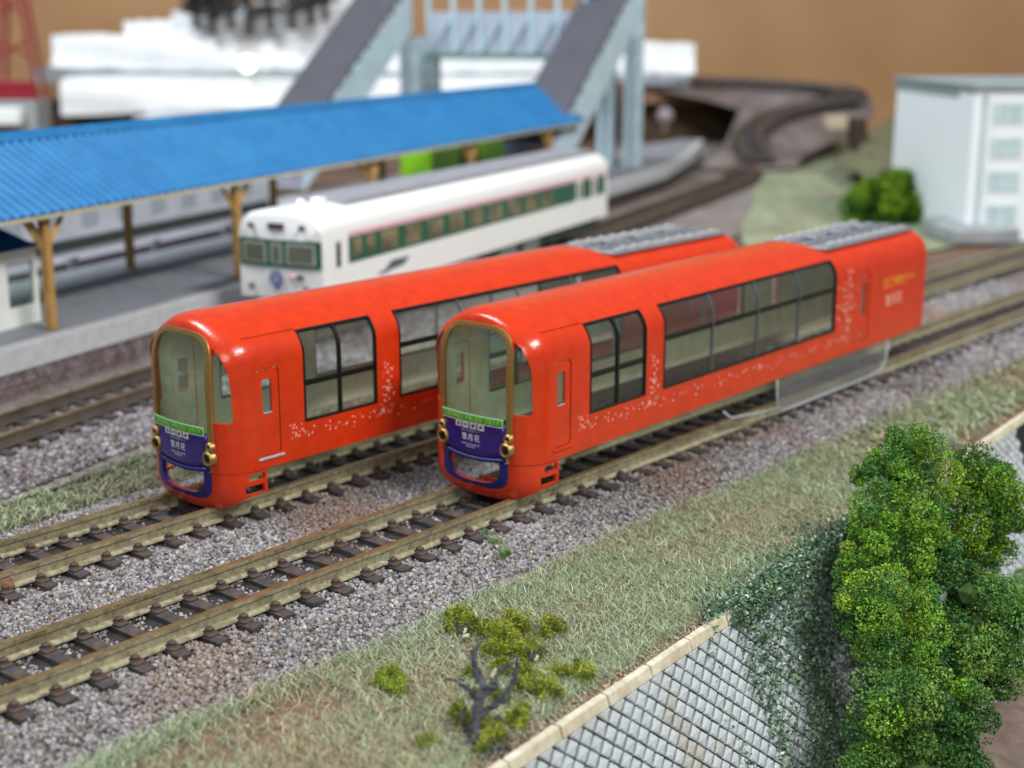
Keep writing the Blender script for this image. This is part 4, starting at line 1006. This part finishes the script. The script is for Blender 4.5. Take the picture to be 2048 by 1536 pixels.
def wface(y0, y1, z0, z1, o0, m, name, par=wt, bev=.1):
    q = MB(); G = []
    for i in range(9):
        y_ = y0+(y1-y0)*i/8; xx = .9*((y_-WW/2)/(WW/2))**2-o0; G.append([(xx+.6, y_, z0), (xx, y_, z0), (xx, y_, z1), (xx+.6, y_, z1)])
    q.grid(G); q.add(G[0], [(0, 1, 2, 3)]); q.add(G[-1], [(3, 2, 1, 0)]); return q.obj(name, m, par)
wface(.3, WW-.3, 13.2, 18.9, .12, M_GP, 'front_band')
for y0, y1 in ((1.6, 8.2), (9.3, 12.0), (13.2, 19.2)):
    f_ = wface(y0, y1, 14.0, 18.2, .2, mat('pale_window_rubber', '#a5aba4', rough=.5), 'front_window'); wface(y0+.5, y1-.5, 14.4, 17.8, .26, mat('front_pane', '#6b6f60', rough=.2, var=.3, vscale=.3, c2='#2c332c', c2scale=.3), 'pane', f_)
wface(8.6, 12.4, 21.0, 22.3, .35, mat('sign_box', '#4a3f52', rough=.4), 'destination_sign')
for y_ in (4.2, 16.6):
    q = MB(); q.tube([(-.5, y_, 21.6), (1.2, y_, 21.6)], .65, 12); h_ = q.obj('headlight', M_SILVER, wt); q = MB(); q.tube([(-.56, y_, 21.6), (-.4, y_, 21.6)], .42, 10); q.obj('lens', M_HOLE, h_)
for y_ in (3.6, 17.2):
    q = MB(); q.tube([(-.35, y_, 9.0), (1.2, y_, 9.0)], .6, 10); q.obj('tail_light', mat('tail_lamp', '#6f6a74', rough=.4), wt)
q = MB()
for k in range(7):
    a = 2*math.pi*k/7; q.tube([(-.25, 11+1.2*math.cos(a), 10.9+1.2*math.sin(a)), (.4, 11+1.2*math.cos(a), 10.9+1.2*math.sin(a))], .55, 8)
q.tube([(-.25, 10.8, 9.2), (.4, 10.8, 9.2)], .6, 8); q.obj('head_emblem', mat('emblem_blue', '#4c5c94', rough=.5, var=.3, vscale=1.5, c2='#d8dcec', c2scale=1.2), wt)
q = MB(); q.box(-.06, .3, 4.4, 6.0, 10.9, 11.8); q.obj('dark_mark', mat('dark_mark', '#30303c', rough=.5), wt, bevel=.1)
q = MB(); q.box(-.06, .3, 6.4, 7.8, 11.0, 11.8); q.obj('pink_mark', mat('pink_mark', '#e3b4c2', rough=.5), wt, bevel=.1)
q = MB(); q.prism([(24, 9.2), (33, 9.6), (36, 11.2), (28, 11.4)], 'y', -.08, .1); q.prism([(22, 9.0), (26, 9.0), (27, 9.6), (23, 9.6)], 'y', -.08, .1); q.obj('side_mark', mat('grey_mark', '#5a5c68', rough=.5), wt)
q = MB(); q.box(3, WL-2, 2, WW-2, 3.2, ZB); q.obj('underframe', mat('underframe_green', '#2a3d33', rough=.6, var=.2, vscale=.2), wt)
q = MB(); q.box(.8, 3, 2.2, WW-2.2, 2.0, ZB); q.obj('cow_catcher', mat('catcher_black', '#151a18', rough=.6), wt, bevel=.4)
for x_ in (16, 26, WL-28, WL-18):
    q = MB(); q.tube([(x_, 4.5, 2.8), (x_, WW-4.5, 2.8)], 2.8, 14); q.obj('wheelset', mat('wheel_black', '#1b1b1d', rough=.5), wt)
for x_ in (45, 62, 84, 98): 
    q = MB(); q.box(x_, x_+9, .8, 5, 1.8, ZB); q.obj('underfloor_box', mat('underfloor_grey', '#6c7a74', rough=.6), wt, bevel=.2)

# things behind the canopy
M_LG = mat('light_grey_wall', '#b6bac2', rough=.8, var=.08, vscale=.1)
q = MB(); q.box(-150, 330, 66, 69, -3.4, 2.4); q.box(-150, 330, 69, 92, -3.4, 2.2)
fp = q.obj('far_platform', mat('far_platform_face', '#a3a2ad', rough=.8, var=.12, vscale=.1)); fp.location = SP(0, 0, 0); fp.rotation_euler = (0, 0, AZ); tag(fp, 'second grey platform seen beneath the blue canopy', 'platform')
for k in range(6):
    o = MB(); o.box(-1.6, 1.6, -1, 1, 0, 5.2); o = o.obj('platform_pillar', M_LG, None, bevel=.2); o.location = SP(60+34*k, 66, -1.5); o.rotation_euler = (0, 0, AZ)
    tag(o, f'short pale grey pillar at the edge of the second platform', 'pillar', 'pale pillars along the second platform')
lb_ = st_empty('station_building', 0, 78, 2.3, 'long low pale station building behind the canopy posts', 'building')
q = MB(); q.box(60, 205, 0, 18, 3.2, 12); q.obj('wall', M_LG, lb_); q = MB(); q.box(60, 205, .4, 17, 0, 3.1); q.obj('dark_base', mat('dark_green_base', '#2a3a34', rough=.7), lb_)
q = MB(); q.box(56, 209, -2, 20, 12.1, 13.2); q.obj('roof', mat('pale_roof', '#c9ccd0', rough=.7), lb_)
for k in range(9):
    q = MB(); q.box(68+k*15, 75+k*15, -.15, .1, 5.5, 10); q.obj('window', mat('dull_window', '#9aa4ac', rough=.3), lb_)
gt = st_empty('green_bus', 268, 48, -3.3, 'bright lime green vehicle glimpsed between the canopy posts', 'vehicle')
gt.location = SP(270, 52, -3.3)
q = MB(); q.box(2, 26, 0, 13, 3.0, 24); q.obj('body', mat('lime_paint', '#86c61e', rough=.35), gt, bevel=.8, seg=2)
q = MB(); q.box(45, 72, 0, 13, 3.0, 24); q.obj('body', MATS['lime_paint'], gt, bevel=.8, seg=2)
q = MB(); q.box(26, 45, 1, 12, 3.0, 22); q.obj('gangway', mat('gangway_dark', '#3a5a14', rough=.7), gt)
q = MB(); q.box(72.2, 92, 1, 12, 3.0, 22); q.obj('dark_end', mat('dark_navy_panel', '#1b2b33', rough=.5), gt, bevel=.5)
for x_ in (8, 20, 52, 66): 
    q = MB(); q.tube([(x_, 1, 3), (x_, 12, 3)], 3, 12); q.obj('wheel', MATS['wheel_black'], gt)

# footbridge
M_LB = mat('light_blue_steel', '#bfd6e2', rough=.6, var=.06, vscale=.1)
M_DG = mat('dark_grey_roof', '#50515a', rough=.8, var=.08, vscale=.1)
M_LAV = mat('lavender_panel', '#b0b9cc', rough=.7, var=.06, vscale=.1)
fb = st_empty('footbridge', 300, 10, 6, 'pale blue station footbridge with two dark roofed staircases', 'footbridge')
fo = (300, 10, 6)
def stair(a0, b0, b1, name):
    sl_ = .655; zt0 = 22.0; n_ = 12; st = MB()
    La = 84
    q = MB(); P = [(a0, zt0), (a0+La, zt0+La*sl_), (a0+La, zt0+La*sl_+1.4), (a0, zt0+1.4)]
    V = [(a-fo[0], b-fo[1], z-fo[2]) for b in (b0, b1) for a, z in P]
    q.add(V, [(0, 1, 2, 3), (7, 6, 5, 4), (0, 4, 5, 1), (1, 5, 6, 2), (2, 6, 7, 3), (3, 7, 4, 0)]); sr = q.obj('stair_roof', M_DG, fb)
    for b_, o_ in ((b0+.6, 0), (b1-.6, 1)):
        q = MB(); poly = [(a0-fo[0], 0), (a0+La-fo[0], La*sl_)]
        stp = []
        for k in range(n_, -1, -1):
            a = a0+La*k/n_; z = La*sl_*k/n_; stp += [(a-fo[0], z+12.5), (a-fo[0]-La/n_*.99, z+12.5)] if k > 0 else [(a-fo[0], z+12.5)]
        q.prism([(a, z) for a, z in [(a0-fo[0], -2), (a0+La-fo[0], La*sl_-2)]+stp], 'y', b_-fo[1]-.4, b_-fo[1]+.4); q.obj('stair_side', M_LB, fb)
    q = MB()
    for k in range(24): a = a0+La*k/24; q.box(a-fo[0], a-fo[0]+3.6, b0+1.4-fo[1], b1-1.4-fo[1], La*sl_*k/24-1.2, La*sl_*k/24)
    tag(q.obj('steps', M_LAV, fb), kind='stuff')
stair(266, 2, 21, 'r'); stair(242, 87, 107, 'l')
q = MB(); A0, A1 = 338, 352
for b0_, b1_ in ((17.5, 86),):
    q.box(A0-fo[0], A0-fo[0]+.8, b0_-fo[1], b1_-fo[1], 43, 60)
    q.box(A1-fo[0], A1-fo[0]+.8, b0_-fo[1], b1_-fo[1], 43, 60)
    q.box(A0+.8-fo[0], A1-fo[0], b0_-fo[1], b1_-fo[1], 43, 44.4)
q.obj('deck', M_LAV, fb)
for k in range(7):
    q = MB(); b = 17.5+k*11.2; q.box(A0-1.4-fo[0], A0-.2-fo[0], b-fo[1], b+1.6-fo[1], 41.5, 68); q.obj('deck_post', M_LB, fb)
    if k < 6:
        q = MB(); q.tube([(A0-1-fo[0], b+1.2-fo[1], 59), (A0-1-fo[0], b+10.8-fo[1], 45)], .9, 4); q.obj('deck_brace', M_LB, fb)
q = MB(); q.box(A0-1.6-fo[0], A0-.2-fo[0], 17.5-fo[1], 86-fo[1], 41.6, 44); q.obj('deck_beam', mat('dull_green_beam', '#6f8a84', rough=.7), fb)
q = MB(); q.box(A0-2-fo[0], A1+2-fo[0], 14-fo[1], 90-fo[1], 68.2, 69.6); q.obj('deck_roof', M_DG, fb)
for a_, b_ in ((349, 1), (349, 12), (349, 90), (349, 98), (330, 90)):
    tw = MB()
    for da in (0, 5.5):
        for dbb in (0, 4.0): tw.box(a_+da-fo[0]-.9, a_+da-fo[0]+.9, b_+dbb-fo[1]-.8, b_+dbb-fo[1]+.8, 0, 90 if b_ < 20 else 50)
    for k in range(8):
        z_ = 3+k*11
        if z_+9 > (90 if b_ < 20 else 50): break
        for dbb in (0, 4.0): tw.tube([(a_-fo[0], b_+dbb-fo[1], z_), (a_+5.5-fo[0], b_+dbb-fo[1], z_+9)], .6, 4); tw.box(a_-fo[0], a_+5.5-fo[0], b_+dbb-fo[1]-.5, b_+dbb-fo[1]+.5, z_-1, z_)
    tw.obj('lattice_column', M_LB, fb)

# snowy shelf with bare trees
M_SNOW = mat('snow', '#eef2f5', rough=.8, var=.03, vscale=.05)
M_GLAYER = mat('grey_layer', '#8e959a', rough=.9, var=.1, vscale=.1)  # flat grey for the bands between the snow slabs
sn = empty('snow_terraces', W(700, 250, 750), 0, 'white stepped snow slabs on a shelf in the far background', 'snow scenery')
so = Vector(sn.location)
def slab(uL, uR, vT0, vT1, vB0, vB1, dep, th, m, name, bev=5.5):
    fl = Vector((fw.x, fw.y, 0)).normalized()
    A = [W(uL, vB0, dep), W(uR, vB1, dep), W(uR, vT1, dep), W(uL, vT0, dep)]; V = [p-so for p in A]+[p+fl*th-so for p in A]
    q = MB(); q.add(V, [(0, 1, 2, 3), (7, 6, 5, 4), (0, 4, 5, 1), (1, 5, 6, 2), (2, 6, 7, 3), (3, 7, 4, 0)]); o = q.obj(name, m, sn)
    bm = bmesh.new(); bm.from_mesh(o.data)
    for _ in range(5): bmesh.ops.subdivide_edges(bm, edges=[e for e in bm.edges if e.calc_length() > 7], cuts=1, use_grid_fill=True)
    bmesh.ops.triangulate(bm, faces=bm.faces)
    for v in bm.verts:
        c = v.co; k = 1.2*math.sin(c.x*.10+c.y*.06)*math.cos(c.z*.11+c.x*.04)+.9*math.sin(c.x*.27+c.y*.19+c.z*.2)+.7*math.sin(c.x*.61-c.y*.5); v.co += Vector((0, 0, k*.9))-fl*k*1.2
    bm.to_mesh(o.data); bm.free(); return o
slab(105, 1390, 74, 92, 140, 150, 790, 60, M_SNOW, 'snow_slab'); slab(250, 760, 48, 8, 84, 84, 798, 50, M_SNOW, 'snow_slab'); slab(345, 760, 24, -20, 60, 40, 806, 50, M_SNOW, 'snow_slab')
slab(60, 1385, 140, 150, 166, 168, 784, 40, M_GLAYER, 'grey_layer')
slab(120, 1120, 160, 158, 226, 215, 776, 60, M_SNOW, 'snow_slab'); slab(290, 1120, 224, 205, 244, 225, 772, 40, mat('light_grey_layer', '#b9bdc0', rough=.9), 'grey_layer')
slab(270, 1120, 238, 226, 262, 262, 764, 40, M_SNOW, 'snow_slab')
q = empty('glowing_lamp', W(495, 128, 770), 0, 'small round white lamp glowing on the snow slab', 'lamp')
bm = bmesh.new(); bmesh.ops.create_uvsphere(bm, u_segments=16, v_segments=10, radius=4.2); me = bpy.data.meshes.new('lamp_globe'); bm.to_mesh(me); bm.free()
gm = bpy.data.materials.new('lamp_glow'); gm.use_nodes = True; b_ = gm.node_tree.nodes['Principled BSDF']; b_.inputs['Emission Color'].default_value = (1, 1, .92, 1); b_.inputs['Emission Strength'].default_value = 3; me.materials.append(gm); link('lamp_globe', me, q)
M_DT = mat('bare_tree_bark', '#4a4644', rough=.9, var=.2)
for i, (u_, v_, h_) in enumerate([(392, 45, 44), (425, 58, 50), (462, 50, 60), (498, 62, 66), (540, 52, 62), (585, 50, 64), (622, 42, 58), (650, 30, 50)]):
    b = W(u_, v_, 786-6*(i % 3)); t_ = empty('bare_tree', b, 0, ['leftmost short bare tree on the snowy shelf', 'second bare tree from the left on the snowy shelf', 'third bare tree from the left on the snowy shelf', 'fourth bare tree from the left, above the glowing lamp', 'fifth bare tree from the left on the snowy shelf', 'third bare tree from the right on the snowy shelf', 'second bare tree from the right on the snowy shelf', 'rightmost bare tree, next to the left staircase roof'][i], 'tree', 'dark bare trees on the snow')
    q = MB(); q.tube([(0, 0, -3), (0, 0, h_*.5), (0, 0, h_)], [2.2, 1.5, .5], 6)
    r = random.Random(i)
    q.obj('trunk', M_DT, t_); q = MB()
    for k in range(110):
        z_ = h_*(.1+.85*r.random()); a = r.uniform(0, 6.28); L_ = (1-z_/h_*.75)*11; q.tube([(0, 0, z_), (L_*math.cos(a), L_*math.sin(a), z_+L_*.2)], [1.2, .5], 4, caps=False)
    q.obj('branches', M_DT, t_)
# wooden board at the back and the shaded gap under the snow
M_BOARD = mat('brown_board', '#ab8660', rough=.7, var=.07, vscale=.01, c2='#8a6236', c2scale=.006, c2amt=.5)
fl = Vector((fw.x, fw.y, 0)).normalized()
bc = CP+fl*900; bc.z = -60
q = MB(); V = []
for s in (-1, 1):
    for dz in (0, 420):
        for t_ in (0, 8): p = rt*s*900+fl*t_; V.append((p.x, p.y, dz))
q.add(V, [(0, 2, 6, 4), (1, 5, 7, 3), (0, 1, 3, 2), (4, 6, 7, 5), (2, 3, 7, 6), (0, 4, 5, 1)])
bb = q.obj('back_board', M_BOARD); bb.location = bc; tag(bb, 'plain brown wooden board behind the whole layout', 'board')
def wbox(name, label, cat, uL, uR, vT, vB, dep, th, m, bev=.5):
    A = [W(uL, vB, dep), W(uR, vB, dep), W(uR, vT, dep), W(uL, vT, dep)]; o0 = A[0].copy(); V = [p-o0 for p in A]+[p+fl*th-o0 for p in A]
    q = MB(); q.add(V, [(0, 1, 2, 3), (7, 6, 5, 4), (0, 4, 5, 1), (1, 5, 6, 2), (2, 6, 7, 3), (3, 7, 4, 0)]); o = q.obj(name, m, None, bevel=bev); o.location = o0
    return tag(o, label, cat)
wbox('shelf_gap_shade', 'dark brown panel painted as the shaded gap under the snow slabs', 'shelf', 60, 300, 205, 330, 800, 40, mat('gap_shade_brown', '#3c2814', rough=.8, var=.2, vscale=.02))  # solid box, the shade of the cavity put into its dark brown
wbox('wooden_beam', 'orange brown wooden beam carrying the far curved line', 'beam', 1280, 1520, 172, 208, 790, 30, mat('orange_wood', '#7e5a40', rough=.7, var=.15, vscale=.03))
wbox('recess_shade', 'dark brown panel painted as the shaded opening under the wooden beam', 'shelf', 1282, 1500, 206, 285, 800, 30, mat('recess_shade_brown', '#40301f', rough=.9, var=.2, vscale=.02))  # closed front, its dark brown stands for the shade inside the cavity
wbox('cream_box', 'blurred cream box at the back beside the footbridge column', 'box', 1290, 1385, 88, 158, 800, 30, mat('cream_card', '#dcd6c6', rough=.8), 3)
# rising far bed where the line climbs and curves left in front of the board
def FD(v_): return 645+(335-v_)/170*155
def FW(u_, v_, o_=0): return W(u_, v_, FD(v_)-o_)
rows_ = [(338, 1395, 1590), (318, 1425, 1610), (300, 1440, 1640), (280, 1455, 1680), (260, 1462, 1712), (240, 1470, 1740), (220, 1480, 1748), (200, 1400, 1742), (186, 1330, 1722), (174, 1290, 1660), (164, 1270, 1560)]
G = [[FW(u0+(u1-u0)*k/10, v_+2.5*math.sin(k*1.3+v_)) for k in range(11)] for v_, u0, u1 in rows_]
o0 = Vector(G[0][0]); q = MB(); q.grid([[a-o0 for a in r_] for r_ in G]); o = q.obj('rising_trackbed', mat('dark_trackbed', '#7b7272', rough=.95, var=.3, vscale=.12, c2='#5a4a42', c2scale=.03, c2amt=.7), None, solid=.6, smooth=True); o.location = o0; tag(o, kind='structure')
for lab, pts in (('distant dark track curving left along the foot of the brown board', [(1515, 330), (1500, 300), (1500, 275), (1530, 250), (1590, 228), (1670, 208), (1705, 196), (1640, 185), (1520, 176), (1400, 171), (1300, 168)]), ('short distant track branching straight towards the white building', [(1500, 275), (1560, 240), (1640, 222), (1720, 212)])):
    D_ = []
    for i in range(len(pts)-1):
        p0, p1, p2, p3 = [np.array(pts[max(0, min(len(pts)-1, i+k))], float) for k in (-1, 0, 1, 2)]
        for k in range(6): t = k/6; D_.append(.5*((2*p1)+(-p0+p2)*t+(2*p0-5*p1+4*p2-p3)*t*t+(-p0+3*p1-3*p2+p3)*t**3))
    D_.append(np.array(pts[-1], float)); P3 = [FW(a, b, 3)+Vector((0, 0, 3.2)) for a, b in D_]; o0 = P3[0].copy(); T_ = empty('railway_track', o0, 0, lab, 'railway track')
    for sg in (-1, 1):
        q = MB(); L3 = []
        for i, p_ in enumerate(P3):
            d_ = (P3[min(i+1, len(P3)-1)]-P3[max(i-1, 0)]); n_ = Vector((-d_.y, d_.x, 0)).normalized(); L3.append(p_+n_*4.8*sg+Vector((0, 0, .8))-o0)
        q.tube(L3, 1.1, 5); q.obj('rail', M_RAILD, T_)
    q = MB(); 
    for i, p_ in enumerate(P3[:-1]):
        d_ = P3[i+1]-p_; m_ = max(1, int(d_.length/6)); n_ = Vector((-d_.y, d_.x, 0)).normalized(); dd = d_.normalized()
        for k in range(m_):
            c_ = p_+d_*(k/m_)-o0; A_ = [c_+n_*8*sa+dd*1.3*sb for sa, sb in ((-1, -1), (1, -1), (1, 1), (-1, 1))]; q.add(A_+[a+Vector((0, 0, -1.5)) for a in A_], [(0, 1, 2, 3), (7, 6, 5, 4), (0, 4, 5, 1), (1, 5, 6, 2), (2, 6, 7, 3), (3, 7, 4, 0)])
    tag(q.obj('sleepers', mat('far_sleeper', '#3e383c', rough=.8), T_), kind='stuff')
q = MB(); o = W(1330, 232, 770); bm = bmesh.new(); bmesh.ops.create_uvsphere(bm, u_segments=16, v_segments=10, radius=4.6); me = bpy.data.meshes.new('white_knob'); bm.to_mesh(me); bm.free(); me.materials.append(mat('knob_paint', '#9c9496', rough=.6)); tag(link('pale_ball', me, None, o), 'small round pale knob in the dark opening at the back', 'ball')
q = MB(); q.tube([(0, 0, -8), (0, 0, 0)], 1.0, 8); kb = q.obj('ball_stem', MATS['knob_paint'], bpy.data.objects['pale_ball'])
# tan and dark bits at the line side
wbox('cream_hut', 'pale cream trackside hut above the dark bank', 'hut', 1652, 1700, 232, 262, 640, 12, mat('cream_hut_paint', '#a99a85', rough=.8), 1)
wbox('dark_tunnel_mouth', 'small dark tunnel mouth left of the white building', 'tunnel', 1706, 1736, 238, 300, 620, 12, mat('tunnel_dark', '#33241a', rough=.9), 1)
# red pylon on a concrete block
pb = W(30, 200, 600); py = empty('red_pylon', pb, YAW, 'red lattice pylon on a grey concrete base at the upper left', 'pylon')
M_RS = mat('red_steel', '#8e1f2e', rough=.5, var=.1)
for s, f in ((-1, 0), (1, 0), (-1, 1), (1, 1)):
    q = MB(); q.tube([(f*12, s*8.5-1, 0), (f*8+2, s*2-1+s, 50)], .9, 5); q.obj('leg', M_RS, py)
q = MB(); q.box(-1.5, 1, -9.5, 9.5, 0, 8); q.obj('crossbeam', M_RS, py, bevel=.4)
for k in range(2):
    q = MB(); h_ = 22+k*17; w_ = 6-k*2.5; q.tube([(0, -w_-1, h_-4), (0, w_-1, h_+2)], .6, 4); q.tube([(0, w_-1, h_-4), (0, -w_-1, h_+2)], .6, 4); q.obj('lattice_bar', M_RS, py)
cb_ = wbox('concrete_block', 'grey concrete pier block under the red pylon', 'block', -60, 74, 200, 330, 598, 20, mat('pier_concrete', '#8b9294', rough=.8, var=.12, vscale=.05), 1)
wbox('white_box', 'white box standing in front of the grey concrete pier', 'box', -40, 40, 216, 252, 590, 7, mat('white_card', '#d8dfdd', rough=.7), 1)

# white building at the right
BW = mat('building_white', '#edf3f8', rough=.6, var=.02, vscale=.02)
p0 = Vector((345, 107, -3.5)); p1 = Vector((297, 58, -3.5)); dv = (p1-p0); ln_ = dv.length; azb = math.atan2(dv.y, dv.x)
wb = empty('white_building', p0, azb, 'tall white building with teal windows at the right edge', 'building')
q = MB(); q.box(0, ln_, 0, 90, 0, 45.5); q.obj('wall', BW, wb, bevel=.3)
q = MB(); q.box(-1.0, ln_+1.0, -1, 91, 45.6, 47.4); q.obj('roof', mat('grey_parapet', '#8b999c', rough=.7), wb, bevel=.2)
q = MB(); q.box(.2, ln_-12, -.25, .0, 42.8, 45.4); q.obj('eaves_band', mat('teal_band', '#8fa9a6', rough=.6), wb)
M_TW = mat('teal_window', '#b8cdd2', rough=.25, var=.15, vscale=.1)
for fl_ in range(4):
    for k in range(5):
        q = MB(); z_ = 5+fl_*10.2; q.box(ln_-.1, ln_+.25, 6+k*16, 16+k*16, z_, z_+6.5); w_o = q.obj('window_frame', mat('pale_teal_frame', '#cfdfe0', rough=.5), wb)
        q = MB(); q.box(ln_+.2, ln_+.32, 6.8+k*16, 10.6+k*16, z_+.7, z_+5.8); q.box(ln_+.2, ln_+.32, 11.3+k*16, 15.2+k*16, z_+.7, z_+5.8); q.obj('pane', M_TW, w_o)
q = MB(); q.tube([(ln_+.9, 3.5, 0), (ln_+.9, 3.5, 45)], .45, 8); q.obj('downpipe', M_TW, wb)
q = MB(); q.box(ln_-18, ln_+9, -7, 14, 0, 5.5); o = q.obj('grey_kerb_block', mat('grey_stone_block', '#9aa0a2', rough=.8, var=.2, vscale=.1), None, bevel=1.0); o.location = p0; o.rotation_euler = (0, 0, azb); tag(o, 'low grey stone block at the foot of the white building', 'block')
